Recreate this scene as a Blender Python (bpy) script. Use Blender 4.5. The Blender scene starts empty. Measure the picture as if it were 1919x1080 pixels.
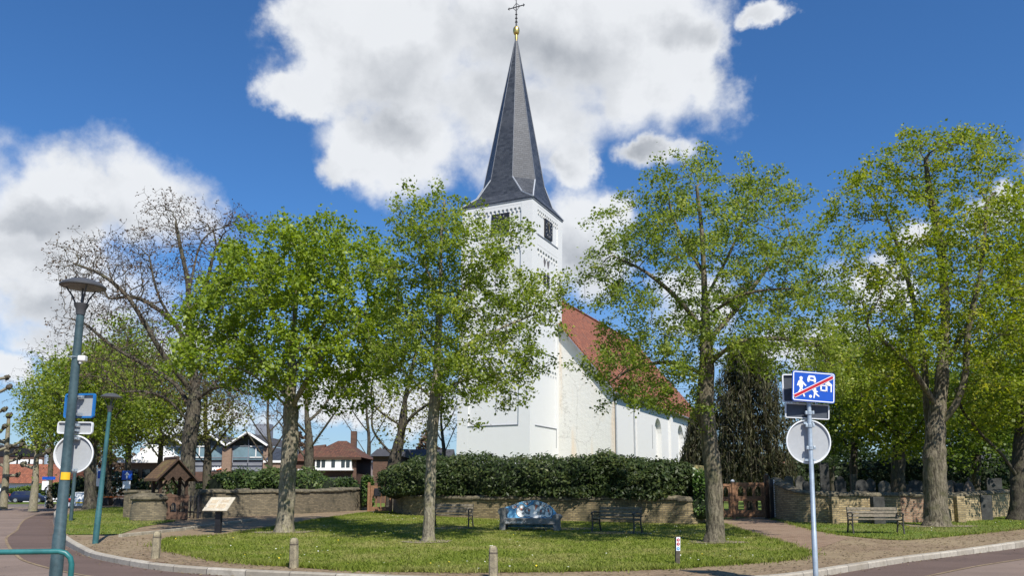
import bpy, bmesh, math, random
import numpy as np
from mathutils import Vector, Matrix
sc = bpy.context.scene
C = sc.collection
R = math.radians
rnd = random.Random(7)
rng = np.random.default_rng(11)

# ------------------------------------------------------------------ camera
F = 1500.0; CX, CY = 960.0, 715.0; PITCH = R(7.8); CAMH = 1.6
cam_d = bpy.data.cameras.new('camera'); cam = bpy.data.objects.new('camera', cam_d); C.objects.link(cam)
cam.location = (0, 0, CAMH); cam.rotation_euler = (R(90) + PITCH, 0, 0)
cam_d.sensor_width = 36; cam_d.lens = 36 * F / 1919.0
cam_d.shift_y = (CY - 540) / 1919.0
cam_d.clip_start = 0.1; cam_d.clip_end = 3000
sc.camera = cam
sc.view_settings.view_transform = 'Standard'; sc.view_settings.look = 'None'
sc.view_settings.gamma = 1; sc.view_settings.exposure = 0.58
sc.cycles.max_bounces = 8; sc.cycles.diffuse_bounces = 3; sc.cycles.glossy_bounces = 2
sc.cycles.transmission_bounces = 4; sc.cycles.transparent_max_bounces = 4
sc.cycles.use_denoising = True
sc.cycles.sample_clamp_indirect = 6

def ray(px, py):
    u = (px - CX) / F; v = (CY - py) / F
    return Vector((u, math.cos(PITCH) - v * math.sin(PITCH), math.sin(PITCH) + v * math.cos(PITCH)))
def P(px, py, Y):
    d = ray(px, py); t = Y / d.y
    return Vector((d.x * t, Y, CAMH + d.z * t))
def hgt(y):
    if y < 20: return 0.12
    if y < 40: return 0.12 + 0.33 * (y - 20) / 20
    return 0.45
def G(px, py, z=None):
    d = ray(px, py); h = 0.12 if z is None else z
    for _ in range(12):
        t = (h - CAMH) / d.z
        if z is None: h = hgt(d.y * t)
    return Vector((d.x * t, d.y * t, h))
def mpp(Y): return Y / F            # metres per photograph pixel at a distance

# ------------------------------------------------------------------ sun and sky
SUN_EL, SUN_AZ = R(48.5), R(156)
sun_dir = Vector((math.sin(SUN_AZ) * math.cos(SUN_EL), math.cos(SUN_AZ) * math.cos(SUN_EL), math.sin(SUN_EL)))
sl = bpy.data.lights.new('sun', 'SUN'); sl.energy = 4.4; sl.angle = R(0.5); sl.color = (1.0, 0.95, 0.87)
so = bpy.data.objects.new('sun', sl); C.objects.link(so)
so.rotation_euler = (-sun_dir).to_track_quat('-Z', 'Y').to_euler(); so.location = sun_dir * 60

class NT:
    """small helper that chains shader nodes"""
    def __init__(s, tree): s.t = tree; s.n = tree.nodes; s.l = tree.links
    def put(s, sock, v):
        if v is None: return
        if hasattr(v, 'is_output'): s.l.new(v, sock)
        elif isinstance(v, (tuple, list)) and sock.type == 'RGBA' and len(v) == 3: sock.default_value = (*v, 1)
        else: sock.default_value = v
    def node(s, typ, ins=None, **props):
        n = s.n.new('ShaderNode' + typ)
        for k, v in props.items(): setattr(n, k, v)
        for k, v in (ins or {}).items(): s.put(n.inputs[k], v)
        return n
    def m(s, op, a, b=None, c=None, clamp=False):
        n = s.n.new('ShaderNodeMath'); n.operation = op; n.use_clamp = clamp
        s.put(n.inputs[0], a); s.put(n.inputs[1], b)
        if c is not None: s.put(n.inputs[2], c)
        return n.outputs[0]
    def vm(s, op, a, b=None, scale=None):
        n = s.n.new('ShaderNodeVectorMath'); n.operation = op
        s.put(n.inputs[0], a); s.put(n.inputs[1], b)
        if scale is not None: s.put(n.inputs['Scale'], scale)
        return n.outputs['Value'] if op in ('DOT_PRODUCT', 'LENGTH', 'DISTANCE') else n.outputs['Vector']
    def mix(s, f, a, b, blend='MIX'):
        n = s.n.new('ShaderNodeMix'); n.data_type = 'RGBA'; n.blend_type = blend
        s.put(n.inputs[0], f); s.put(n.inputs[6], a); s.put(n.inputs[7], b)
        return n.outputs[2]
    def ramp(s, f, lo, hi, a=0.0, b=1.0, smooth=True):
        n = s.n.new('ShaderNodeMapRange'); n.interpolation_type = 'SMOOTHSTEP' if smooth else 'LINEAR'
        s.put(n.inputs[0], f)
        for i, v in enumerate((lo, hi, a, b)): s.put(n.inputs[i + 1], v)
        return n.outputs[0]
    def noise(s, vec, scale, detail=3, rough=0.5, dist=0.0, out='Fac'):
        n = s.n.new('ShaderNodeTexNoise'); s.put(n.inputs['Vector'], vec)
        n.inputs['Scale'].default_value = scale; n.inputs['Detail'].default_value = detail
        n.inputs['Roughness'].default_value = rough; n.inputs['Distortion'].default_value = dist
        return n.outputs[out]

world = bpy.data.worlds.new('World'); sc.world = world; world.use_nodes = True
w = NT(world.node_tree); w.n.clear()
sky = w.node('TexSky', sky_type='NISHITA', sun_disc=False, sun_elevation=SUN_EL, sun_rotation=SUN_AZ, air_density=1.0, dust_density=0.25, ozone_density=2.2)
gen = w.node('TexCoord').outputs['Generated']
sep = w.node('SeparateXYZ', {0: gen}); X, Y_, Z = sep.outputs
az = w.m('ARCTAN2', X, Y_); el = w.m('ARCSINE', Z)
def azel(px, py):
    d = ray(px, py).normalized()
    return math.atan2(d.x, d.y), math.asin(d.z)
warp = w.noise(gen, 9.0, 6, 0.6, 0, 'Color')
wv = w.node('SeparateXYZ', {0: w.vm('SUBTRACT', warp, (0.5, 0.5, 0.5))})
azw = w.m('MULTIPLY_ADD', wv.outputs[0], 0.16, az); elw = w.m('MULTIPLY_ADD', wv.outputs[1], 0.12, el)
def blob(px, py, rx, ry, a=azw, e=elw):
    ca, ce = azel(px, py)
    k = 1.0 / F * 0.94
    dx = w.m('MULTIPLY', w.m('SUBTRACT', a, ca), 1 / (rx * k)); dy = w.m('MULTIPLY', w.m('SUBTRACT', e, ce), 1 / (ry * k))
    return w.m('SUBTRACT', 1.0, w.m('SQRT', w.m('ADD', w.m('MULTIPLY', dx, dx), w.m('MULTIPLY', dy, dy))))
def union(bl):
    o = None
    for b in bl:
        v = blob(*b); o = v if o is None else w.m('SMOOTH_MAX', o, v, 0.18)
    return o
body = union([(760, 70, 270, 150), (1000, 60, 300, 190), (1220, 90, 210, 170), (1330, 110, 100, 150), (590, 30, 110, 70), (570, 150, 95, 60), (640, 110, 130, 110), (660, 310, 90, 60), (740, 270, 190, 115),
              (950, 210, 260, 150), (1070, 300, 75, 80), (1220, 280, 90, 45), (1450, 12, 60, 34),
              (1100, 460, 130, 120), (1160, 400, 60, 50), (1330, 560, 130, 90), (1640, 520, 90, 60), (1730, 430, 60, 40), (1880, 390, 90, 40),
              (265, 375, 165, 125), (110, 385, 160, 120), (40, 480, 150, 130), (130, 560, 220, 110), (20, 690, 90, 50), (180, 640, 260, 60),
               (1480, 650, 200, 60), (700, 750, 240, 60), (380, 800, 120, 40), (-300, 300, 300, 140), (2300, 200, 260, 120)])
def fbm(vec): return w.noise(vec, 6.2, 12, 0.585, 0.1)
n0 = fbm(gen)
off = w.vm('ADD', gen, tuple(sun_dir.cross(Vector((0, 1, 0))).normalized() * 0.0 + Vector((0.022, 0.0, 0.030))))
n1 = fbm(off)
dens = w.m('SUBTRACT', w.m('ADD', w.m('MULTIPLY', body, 1.15), w.m('MULTIPLY', w.m('SUBTRACT', n0, 0.5), 1.75)), 0.16)
alpha = w.ramp(dens, -0.16, 0.46)
rim = w.ramp(dens, 0.10, 0.75)
grey = w.m('MULTIPLY', union([(790, 190, 190, 110), (960, 130, 230, 110), (1080, 150, 120, 120), (120, 410, 120, 45), (230, 470, 200, 55), (90, 600, 260, 60), (1110, 520, 90, 110), (1000, 320, 90, 40), (1210, 280, 90, 40), (1340, 50, 160, 60)]), 1.0)
grey = w.ramp(grey, -0.15, 0.8)
lit = w.m('MULTIPLY', w.m('SUBTRACT', n0, n1), 2.6)
bright = w.m('ADD', w.m('SUBTRACT', 0.98, w.m('MULTIPLY', w.m('MULTIPLY', grey, rim), 0.56)), w.m('MULTIPLY', lit, 0.62), clamp=True)
bright = w.m('SUBTRACT', bright, w.m('MULTIPLY', rim, 0.06), clamp=True)
ccol = w.mix(bright, (2.3, 2.5, 2.8), (5.9, 6.05, 6.25))
skyc = w.mix(1.0, sky.outputs[0], (0.52, 0.86, 1.22), 'MULTIPLY')
hz = w.mix(w.ramp(el, 0.0, 0.30, 0.62, 0.0), skyc, (4.2, 4.9, 5.6))
hs = w.node('HueSaturation', {'Saturation': 1.02, 'Value': 0.76, 'Color': hz})
col = w.mix(w.m('MULTIPLY', alpha, 0.97), hs.outputs[0], ccol)
bg = w.node('Background', {'Color': col, 'Strength': 0.10})
wo = w.node('OutputWorld'); w.l.new(bg.outputs[0], wo.inputs[0])

# ------------------------------------------------------------------ helpers
def tag(o, label=None, cat=None, group=None, kind=None):
    if label: o['label'] = label
    if cat: o['category'] = cat
    if group: o['group'] = group
    if kind: o['kind'] = kind
    return o
def empty(name, loc=(0, 0, 0), rz=0.0, label=None, cat=None, group=None):
    o = bpy.data.objects.new(name, None); C.objects.link(o)
    o.location = loc; o.rotation_euler = (0, 0, rz); o.empty_display_size = 0.2
    return tag(o, label, cat, group)
def root_of(o):
    while o.parent: o = o.parent
    return o
def kids(o): return [c for c in bpy.data.objects if c.parent == o]
def copy_tree(o, parent=None):
    c = o.copy(); C.objects.link(c); c.parent = parent
    for ch in kids(o): copy_tree(ch, c)
    return c

class MB:
    """collects faces of one mesh object"""
    def __init__(s): s.v = []; s.f = []; s.uv = []
    def face(s, pts, uv=None):
        i = len(s.v); s.v += [tuple(p) for p in pts]; s.f.append(tuple(range(i, i + len(pts)))); s.uv.append(uv)
    def grid(s, rows, closed=False, uvs=None):
        """rows: list of equally long point lists, shared vertices"""
        i = len(s.v); m = len(rows[0])
        for r in rows: s.v += [tuple(p) for p in r]
        for a in range(len(rows) - 1):
            for b in range(m if closed else m - 1):
                c = (b + 1) % m
                s.f.append((i + a * m + b, i + a * m + c, i + (a + 1) * m + c, i + (a + 1) * m + b))
                s.uv.append([uvs[a][b], uvs[a][b + 1], uvs[a + 1][b + 1], uvs[a + 1][b]] if uvs else None)
        return s
    def box(s, c, d, rz=0.0, rot=None):
        c = Vector(c); h = Vector(d) / 2; M = rot or Matrix.Rotation(rz, 3, 'Z')
        p = [c + M @ Vector((h.x * a, h.y * b, h.z * e)) for a, b, e in ((-1,-1,-1),(1,-1,-1),(1,1,-1),(-1,1,-1),(-1,-1,1),(1,-1,1),(1,1,1),(-1,1,1))]
        i = len(s.v); s.v += [tuple(q) for q in p]
        for f in ((3,2,1,0),(4,5,6,7),(0,1,5,4),(1,2,6,5),(2,3,7,6),(3,0,4,7)): s.f.append(tuple(i + k for k in f)); s.uv.append(None)
        return s
    def bar(s, a, b, w, d, up=(0, 0, 1)):
        a, b = Vector(a), Vector(b); x = (b - a); L = x.length; x.normalize()
        y = Vector(up).cross(x)
        if y.length < 1e-4: y = Vector((0, 1, 0)).cross(x)
        y.normalize(); z = x.cross(y)
        return s.box((a + b) / 2, (L, w, d), rot=Matrix((x, y, z)).transposed())
    def tube(s, pts, rad, k=10, caps=True):
        pts = [Vector(p) for p in pts]; rows = []
        n = len(pts)
        rads = rad if isinstance(rad, (list, tuple)) else [rad] * n
        u = None
        for i, p in enumerate(pts):
            t = (pts[min(i + 1, n - 1)] - pts[max(i - 1, 0)]).normalized()
            if u is None:
                u = t.cross(Vector((0.31, 0.93, 0.2))); u.normalize()
            else:
                u = (u - t * u.dot(t)).normalized()
            v = t.cross(u)
            rows.append([p + (u * math.cos(2 * math.pi * j / k) + v * math.sin(2 * math.pi * j / k)) * rads[i] for j in range(k)])
        s.grid(rows, True)
        if caps:
            s.face(list(reversed(rows[0]))); s.face(rows[-1])
        return s
    def lathe(s, prof, c=(0, 0, 0), k=20, caps=True):
        c = Vector(c)
        rows = [[c + Vector((r * math.cos(2 * math.pi * j / k), r * math.sin(2 * math.pi * j / k), z)) for j in range(k)] for r, z in prof]
        s.grid(rows, True)
        if caps:
            if prof[0][0] > 1e-4: s.face(list(reversed(rows[0])))
            if prof[-1][0] > 1e-4: s.face(rows[-1])
        return s
    def prism(s, poly, o, ax, ay, depth):
        """polygon in the plane (o, ax, ay), extruded along ax x ay by depth"""
        o, ax, ay = Vector(o), Vector(ax), Vector(ay); n = ax.cross(ay).normalized() * depth
        a = [o + ax * x + ay * y for x, y in poly]; b = [q + n for q in a]
        s.face(list(reversed(a))); s.face(b)
        for i in range(len(a)):
            j = (i + 1) % len(a); s.face([a[i], a[j], b[j], b[i]])
        return s
    def build(s, name, m, parent=None, smooth=False, world=False, bevel=0, weld=True, label=None):
        me = bpy.data.meshes.new(name)
        vs = s.v
        if world and parent is not None:
            inv = root_of(parent).matrix_basis.inverted(); vs = [tuple(inv @ Vector(p)) for p in vs]
        me.from_pydata(vs, [], s.f); me.update()
        ul = me.uv_layers.new(name='UVMap'); n = len(me.loops); co = np.zeros((n, 2))
        V = [Vector(p) for p in s.v]
        for p, uv in zip(me.polygons, s.uv):
            idx = list(p.vertices)
            if uv is not None:
                for k, li in enumerate(p.loop_indices): co[li] = uv[k]
                continue
            nn = Vector((0, 0, 0))
            for k in range(len(idx)):
                a, b = V[idx[k]], V[idx[(k + 1) % len(idx)]]; nn += a.cross(b)
            if nn.length < 1e-12: nn = Vector((0, 0, 1))
            nn.normalize()
            if abs(nn.z) > 0.93:
                for li, vi in zip(p.loop_indices, idx): co[li] = (V[vi].x, V[vi].y)
            else:
                t = Vector((0, 0, 1)).cross(nn).normalized(); b = nn.cross(t)
                for li, vi in zip(p.loop_indices, idx): co[li] = (V[vi].dot(t), V[vi].dot(b))
        ul.data.foreach_set('uv', co.ravel())
        if weld:
            bm = bmesh.new(); bm.from_mesh(me); bmesh.ops.remove_doubles(bm, verts=bm.verts, dist=1e-4)
            bmesh.ops.recalc_face_normals(bm, faces=bm.faces) if len(bm.faces) < 20000 else None
            bm.to_mesh(me); bm.free()
        if smooth:
            me.polygons.foreach_set('use_smooth', [True] * len(me.polygons))
            me.set_sharp_from_angle(angle=R(38))
        if m: me.materials.append(m)
        o = bpy.data.objects.new(name, me); C.objects.link(o)
        if parent is not None: o.parent = parent
        if bevel:
            b = o.modifiers.new('bevel', 'BEVEL'); b.width = bevel; b.segments = 2; b.limit_method = 'ANGLE'
        if label: o['label'] = label
        return o

def raw_mesh(name, verts, quads, m, parent=None, world=True, smooth=False, attr=None):
    """numpy verts (n,3) and faces (m,k) to an object, fast; attr = per-face float 'tint'"""
    if world and parent is not None:
        M = np.array(root_of(parent).matrix_basis.inverted()); verts = verts @ M[:3, :3].T + M[:3, 3]
    me = bpy.data.meshes.new(name); nv, (nf, k) = len(verts), quads.shape
    me.vertices.add(nv); me.vertices.foreach_set('co', verts.astype(np.float32).ravel())
    me.loops.add(nf * k); me.loops.foreach_set('vertex_index', quads.astype(np.int32).ravel())
    me.polygons.add(nf); me.polygons.foreach_set('loop_start', np.arange(0, nf * k, k, dtype=np.int32))
    me.polygons.foreach_set('loop_total', np.full(nf, k, dtype=np.int32))
    if smooth: me.polygons.foreach_set('use_smooth', np.ones(nf, dtype=bool))
    me.update(calc_edges=True)
    if attr is not None:
        a = me.attributes.new('tint', 'FLOAT', 'FACE'); a.data.foreach_set('value', attr.astype(np.float32))
    me.materials.append(m)
    o = bpy.data.objects.new(name, me); C.objects.link(o)
    if parent is not None: o.parent = parent
    return o

def leaf_quads(c, ln, wd, up=0.35, droop=0.0, nrm=None):
    """folded rhombus leaves at centres c (n,3)"""
    n = len(c)
    N_ = rng.normal(size=(n, 3)) + np.array(sun_dir)[None] * 0.55; N_[:, 2] += up * 2
    if nrm is not None: N_ = N_ * 0.75 + nrm
    N_ /= np.linalg.norm(N_, axis=1)[:, None]
    A = rng.normal(size=(n, 3)); A[:, 2] -= droop * 2
    A -= N_ * (A * N_).sum(1)[:, None]; A /= np.linalg.norm(A, axis=1)[:, None] + 1e-9
    B = np.cross(N_, A)
    s = rng.uniform(0.5, 1.35, n)[:, None]
    a = A * ln * 0.5 * s; b = B * wd * 0.5 * s; f = N_ * wd * 0.18 * s
    v = np.stack([c - a, c + b + f - a * 0.1, c + a, c - b + f - a * 0.1], 1).reshape(-1, 3)
    return v, np.arange(n * 4).reshape(n, 4)

# ------------------------------------------------------------------ materials
MATS = {}
def new_mat(name):
    m = bpy.data.materials.new(name); m.use_nodes = True; t = NT(m.node_tree); t.n.clear(); MATS[name] = m
    return m, t
def finish(t, color, rough=0.8, bump=None, bstr=0.3, bdist=0.02, metal=0.0, spec=0.4, **kw):
    p = t.node('BsdfPrincipled', {'Base Color': color, 'Roughness': rough, 'Metallic': metal, 'Specular IOR Level': spec})
    for k, v in kw.items(): t.put(p.inputs[k.replace('_', ' ')], v)
    if bump is not None:
        b = t.node('Bump', {'Height': bump, 'Strength': bstr, 'Distance': bdist}); t.l.new(b.outputs[0], p.inputs['Normal'])
    o = t.node('OutputMaterial'); t.l.new(p.outputs[0], o.inputs[0])
    return p
def plain(name, c, rough=0.7, var=0.18, scale=6.0, metal=0.0, bump=0.0, c2=None, spec=0.4):
    m, t = new_mat(name); co = t.node('TexCoord').outputs['Object']
    n = t.noise(co, scale, 5, 0.6); n2 = t.noise(co, scale * 7.3, 3, 0.6)
    f = t.m('ADD', t.m('MULTIPLY', n, 0.65), t.m('MULTIPLY', n2, 0.35))
    f = t.ramp(f, 0.34, 0.66)
    lo = tuple(x * (1 - var) for x in c); hi = c2 or tuple(min(1, x * (1 + var)) for x in c)
    finish(t, t.mix(f, lo, hi), rough, f if bump else None, bump, 0.02, metal, spec)
    return m
def brick(name, c1, c2, mortar, bw=0.22, bh=0.065, ms=0.012, bump=0.5, rough=0.85, stain=0.35, stain_col=(0.06, 0.055, 0.04), bias=0.0, offs=0.5, scale=1.2):
    m, t = new_mat(name); uv = t.node('TexCoord').outputs['UV']; co = t.node('TexCoord').outputs['Object']
    wob = t.noise(co, 3.0, 2, 0.5, 0, 'Color')
    uvw = t.vm('ADD', uv, t.vm('SCALE', t.vm('SUBTRACT', wob, (0.5, 0.5, 0.5)), scale=0.02))
    b = t.node('TexBrick', {'Vector': uvw, 'Color1': c1, 'Color2': c2, 'Mortar': mortar, 'Scale': 1.0, 'Mortar Size': ms, 'Mortar Smooth': 0.3, 'Bias': bias, 'Brick Width': bw, 'Row Height': bh})
    b.offset = offs
    n = t.noise(co, scale, 6, 0.62); n2 = t.noise(co, 11.0, 4, 0.6)
    c = t.mix(t.ramp(n2, 0.35, 0.7, 0, 0.45), b.outputs[0], t.mix(0.5, c1, mortar))
    c = t.mix(t.m('MULTIPLY', t.ramp(n, 0.48, 0.72), stain), c, stain_col)
    h = t.m('ADD', t.m('MULTIPLY', b.outputs['Fac'], -1.0), t.m('MULTIPLY', n2, 0.6))
    finish(t, c, rough, h, bump, 0.012)
    return m
def leafmat(name, dark, light, trans=0.4, rough=0.45, yellow=None, spec=0.35):
    m, t = new_mat(name)
    a = t.node('Attribute', attribute_name='tint').outputs['Fac']
    c = t.mix(a, dark, light)
    if yellow: c = t.mix(t.ramp(a, 0.8, 1.0), c, yellow)
    p = t.node('BsdfPrincipled', {'Base Color': c, 'Roughness': rough, 'Specular IOR Level': spec})
    tc = t.mix(0.6, c, t.node('HueSaturation', {'Saturation': 1.12, 'Value': 1.9, 'Color': c}).outputs[0])
    tr = t.node('BsdfTranslucent', {'Color': tc})
    mx = t.node('MixShader', {0: trans}); t.l.new(p.outputs[0], mx.inputs[1]); t.l.new(tr.outputs[0], mx.inputs[2])
    o = t.node('OutputMaterial'); t.l.new(mx.outputs[0], o.inputs[0])
    return m
def bark(name, c1, c2, moss=None, scale=5.0, patch=0.0):
    m, t = new_mat(name); co = t.node('TexCoord').outputs['Object']
    sx = t.vm('MULTIPLY', co, (1, 1, 0.22))
    n = t.noise(sx, scale * 3.2, 6, 0.65, 0.6); n2 = t.noise(co, scale * 0.55, 5, 0.6); n3 = t.noise(co, scale * 2.5, 4, 0.6)
    c = t.mix(t.ramp(n, 0.38, 0.64), c1, c2)
    c = t.mix(t.ramp(n3, 0.5, 0.7, 0, 0.4), c, tuple(x * 1.35 for x in c2))
    if moss: c = t.mix(t.ramp(n2, 0.47, 0.7, 0, 0.75), c, moss)
    if patch: c = t.mix(t.ramp(n3, 0.57, 0.62, 0, patch), c, (0.035, 0.032, 0.028))
    finish(t, c, 0.92, t.m('ADD', n, t.m('MULTIPLY', n3, 0.6)), 0.9, 0.03, spec=0.2)
    return m
def glass(name, c=(0.02, 0.025, 0.03), rough=0.06):
    m, t = new_mat(name); co = t.node('TexCoord').outputs['Object']
    n = t.noise(co, 1.5, 2, 0.5)
    finish(t, t.mix(n, c, tuple(x * 1.8 for x in c)), rough, n, 0.05, 0.02, spec=0.8)
    return m

def render_white(name, c=(0.66, 0.66, 0.645), stain=(0.62, 0.55, 0.42), amt=0.25, rowbump=0.0, orange=0.0):
    m, t = new_mat(name); uv = t.node('TexCoord').outputs['UV']; co = t.node('TexCoord').outputs['Object']
    n = t.noise(co, 0.7, 6, 0.6); n2 = t.noise(co, 9, 5, 0.65); st = t.noise(t.vm('MULTIPLY', co, (1.6, 1.6, 0.12)), 1.2, 4, 0.6)
    col = t.mix(t.m('MULTIPLY', t.ramp(st, 0.55, 0.8), amt), c, tuple(x * 0.82 for x in c))
    col = t.mix(t.ramp(n, 0.58, 0.78, 0, amt), col, stain)
    h = t.m('MULTIPLY', n2, 0.5)
    if not rowbump:
        fb = t.node('TexBrick', {'Vector': t.vm('ADD', uv, t.vm('SCALE', t.noise(co, 2.2, 3, 0.6, 0, 'Color'), scale=0.05)), 'Scale': 1.0, 'Mortar Size': 0.014, 'Mortar Smooth': 0.8, 'Brick Width': 0.27, 'Row Height': 0.085})
        h = t.m('ADD', h, t.m('ADD', t.m('MULTIPLY', fb.outputs['Fac'], -0.35), t.m('MULTIPLY', t.noise(co, 1.8, 4, 0.6), 1.6)))
    if rowbump:
        wob = t.vm('ADD', uv, t.vm('SCALE', t.noise(co, 2.2, 3, 0.6, 0, 'Color'), scale=0.09))
        b = t.node('TexBrick', {'Vector': wob, 'Scale': 1.0, 'Mortar Size': 0.016, 'Mortar Smooth': 0.7, 'Brick Width': 0.27, 'Row Height': 0.085})
        h = t.m('ADD', t.m('MULTIPLY', b.outputs['Fac'], -0.7), t.m('MULTIPLY', t.noise(co, 4.5, 5, 0.6), 1.7))
        cr = t.node('TexVoronoi', {'Vector': t.vm('ADD', t.vm('MULTIPLY', co, (1, 1, 0.45)), t.vm('SCALE', t.noise(co, 2.5, 4, 0.6, 0, 'Color'), scale=0.5)), 'Scale': 0.42}, feature='DISTANCE_TO_EDGE')
        col = t.mix(t.ramp(cr.outputs['Distance'], 0.003, 0.012, 0.35, 0), col, (0.3, 0.28, 0.25))
        col = t.mix(t.ramp(t.noise(co, 5.0, 5, 0.7), 0.55, 0.7, 0, 0.3), col, (0.62, 0.60, 0.54))
    if orange:
        so_ = t.noise(t.vm('MULTIPLY', co, (0.9, 0.9, 0.07)), 1.0, 4, 0.6)
        col = t.mix(t.m('MULTIPLY', t.ramp(so_, 0.5, 0.66), orange), col, (0.70, 0.50, 0.30))
    finish(t, col, 0.75, h, 0.55 if rowbump else 0.28, 0.035 if rowbump else 0.02, spec=0.25)
    return m

M_white = render_white('whitewash', amt=0.22)
M_gable = render_white('rough_whitewash', (0.65, 0.64, 0.60), amt=0.3, rowbump=1, orange=0.5)
M_nave = render_white('nave_whitewash', (0.66, 0.655, 0.635), amt=0.14, rowbump=0)
M_slate = brick('slate', (0.030, 0.034, 0.042), (0.062, 0.068, 0.08), (0.018, 0.02, 0.024), 0.32, 0.19, 0.006, 0.35, 0.42, 0.25, (0.12, 0.125, 0.13), scale=0.5)
M_lead = plain('lead', (0.36, 0.38, 0.41), 0.5, 0.12, 4)
M_leaddark = plain('dark_lead', (0.16, 0.17, 0.19), 0.55, 0.2, 4)
M_gold = plain('gilding', (0.75, 0.52, 0.16), 0.35, 0.12, 5, metal=0.9)
M_iron = plain('wrought_iron', (0.03, 0.03, 0.035), 0.5, 0.3, 12)
M_black = plain('black_board', (0.015, 0.015, 0.018), 0.5, 0.3, 6)
M_louver = plain('grey_louvre', (0.13, 0.12, 0.12), 0.7, 0.3, 6)
M_rooftile = brick('red_roof_tiles', (0.22, 0.072, 0.036), (0.42, 0.145, 0.07), (0.07, 0.03, 0.022), 0.26, 0.32, 0.035, 1.0, 0.8, 0.6, (0.13, 0.075, 0.055), offs=0.0)
M_browntile = brick('brown_roof_tiles', (0.075, 0.032, 0.02), (0.165, 0.07, 0.038), (0.05, 0.025, 0.02), 0.24, 0.28, 0.02, 0.8, 0.8, 0.5, (0.10, 0.075, 0.04), offs=0.0)
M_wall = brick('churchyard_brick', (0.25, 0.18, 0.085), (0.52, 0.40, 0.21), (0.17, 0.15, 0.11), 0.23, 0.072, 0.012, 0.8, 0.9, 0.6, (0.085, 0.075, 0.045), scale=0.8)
M_walldark = brick('weathered_shaded_brick', (0.13, 0.105, 0.065), (0.27, 0.215, 0.13), (0.12, 0.105, 0.08), 0.23, 0.072, 0.012, 0.8, 0.9, 0.8, (0.05, 0.048, 0.03), scale=0.9)  # dirty churchyard brick, with tree shade put into the darker colour
M_wallmid = brick('mossy_shaded_brick', (0.16, 0.12, 0.06), (0.38, 0.29, 0.15), (0.13, 0.11, 0.08), 0.23, 0.072, 0.012, 0.8, 0.9, 0.85, (0.06, 0.055, 0.03), scale=0.9)  # mossy stain; shade of hedge and trees also put into the colour
M_wallred = brick('churchyard_red_brick', (0.27, 0.13, 0.08), (0.42, 0.28, 0.17), (0.28, 0.24, 0.18), 0.22, 0.07, 0.012, 0.8, 0.9, 0.3, scale=0.9)
M_coping = plain('mossy_coping', (0.11, 0.095, 0.065), 0.95, 0.5, 5, bump=0.6, c2=(0.20, 0.17, 0.11))
M_stone = plain('old_stone', (0.20, 0.185, 0.14), 0.92, 0.35, 4, bump=0.5)
M_grave = plain('gravestone_grey', (0.10, 0.095, 0.08), 0.9, 0.4, 4, bump=0.4)
M_graveb = plain('gravestone_brown', (0.16, 0.125, 0.095), 0.9, 0.3, 4, bump=0.3)
M_graved = plain('gravestone_dark', (0.045, 0.045, 0.042), 0.8, 0.4, 4, bump=0.3)
M_wood = plain('brown_gate_wood', (0.22, 0.115, 0.060), 0.75, 0.35, 10)
M_wooddark = plain('dark_wood', (0.055, 0.032, 0.02), 0.8, 0.35, 10)
M_benchwood = plain('weathered_bench_wood', (0.17, 0.145, 0.105), 0.85, 0.35, 14)
M_benchmetal = plain('bench_cast_iron', (0.05, 0.046, 0.038), 0.5, 0.25, 9)
M_post = plain('weathered_post', (0.27, 0.23, 0.16), 0.9, 0.4, 9, bump=0.4, c2=(0.36, 0.31, 0.20))
M_postdark = plain('dark_post', (0.09, 0.075, 0.055), 0.85, 0.35, 12)
M_pole = plain('teal_painted_steel', (0.040, 0.072, 0.082), 0.5, 0.25, 3, c2=(0.058, 0.10, 0.112))
M_pole2 = plain('turquoise_painted_steel', (0.03, 0.11, 0.12), 0.5, 0.25, 3, c2=(0.045, 0.14, 0.15))
M_rail = plain('turquoise_rail', (0.02, 0.13, 0.13), 0.4, 0.2, 3)
M_lampgrey = plain('lamp_hood_grey', (0.062, 0.064, 0.068), 0.5, 0.12, 3)
M_diffuser = plain('lamp_underside', (0.16, 0.16, 0.16), 0.5, 0.1, 3)
M_galv = plain('galvanised_steel', (0.36, 0.42, 0.47), 0.42, 0.15, 7, metal=0.35)
M_alu = plain('sign_back_grey', (0.36, 0.375, 0.385), 0.5, 0.06, 2.5)
M_alulight = plain('sign_rim_light', (0.68, 0.70, 0.71), 0.45, 0.06, 2.5)
M_signback = plain('sign_back_dark', (0.055, 0.065, 0.08), 0.5, 0.2, 3)
M_blue = plain('sign_blue', (0.010, 0.075, 0.42), 0.38, 0.06, 2)
M_blueframe = plain('frame_blue', (0.02, 0.15, 0.42), 0.4, 0.08, 2)
M_signwhite = plain('sign_white', (0.80, 0.81, 0.83), 0.4, 0.03, 2)
M_signred = plain('sign_red', (0.42, 0.012, 0.025), 0.4, 0.08, 2)
M_yellow = plain('yellow_sticker', (0.72, 0.42, 0.02), 0.5, 0.06, 4)
M_plastic = plain('white_plastic', (0.66, 0.66, 0.63), 0.45, 0.06, 3)
M_paintwhite = plain('white_paint', (0.78, 0.78, 0.76), 0.55, 0.05, 3)
M_glass = glass('window_glass')
M_bluepanel = plain('blue_grey_panel', (0.15, 0.23, 0.27), 0.35, 0.15, 1.5)
M_greypanel = plain('grey_panel', (0.21, 0.225, 0.26), 0.6, 0.1, 1.5)
M_tanbrick = brick('tan_brick', (0.24, 0.15, 0.10), (0.33, 0.22, 0.15), (0.2, 0.16, 0.13), 0.22, 0.07, 0.01, 0.3, stain=0.15)
M_darkbrick = brick('dark_brick', (0.085, 0.04, 0.028), (0.15, 0.075, 0.05), (0.10, 0.075, 0.06), 0.22, 0.07, 0.01, 0.3, stain=0.2)
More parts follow.
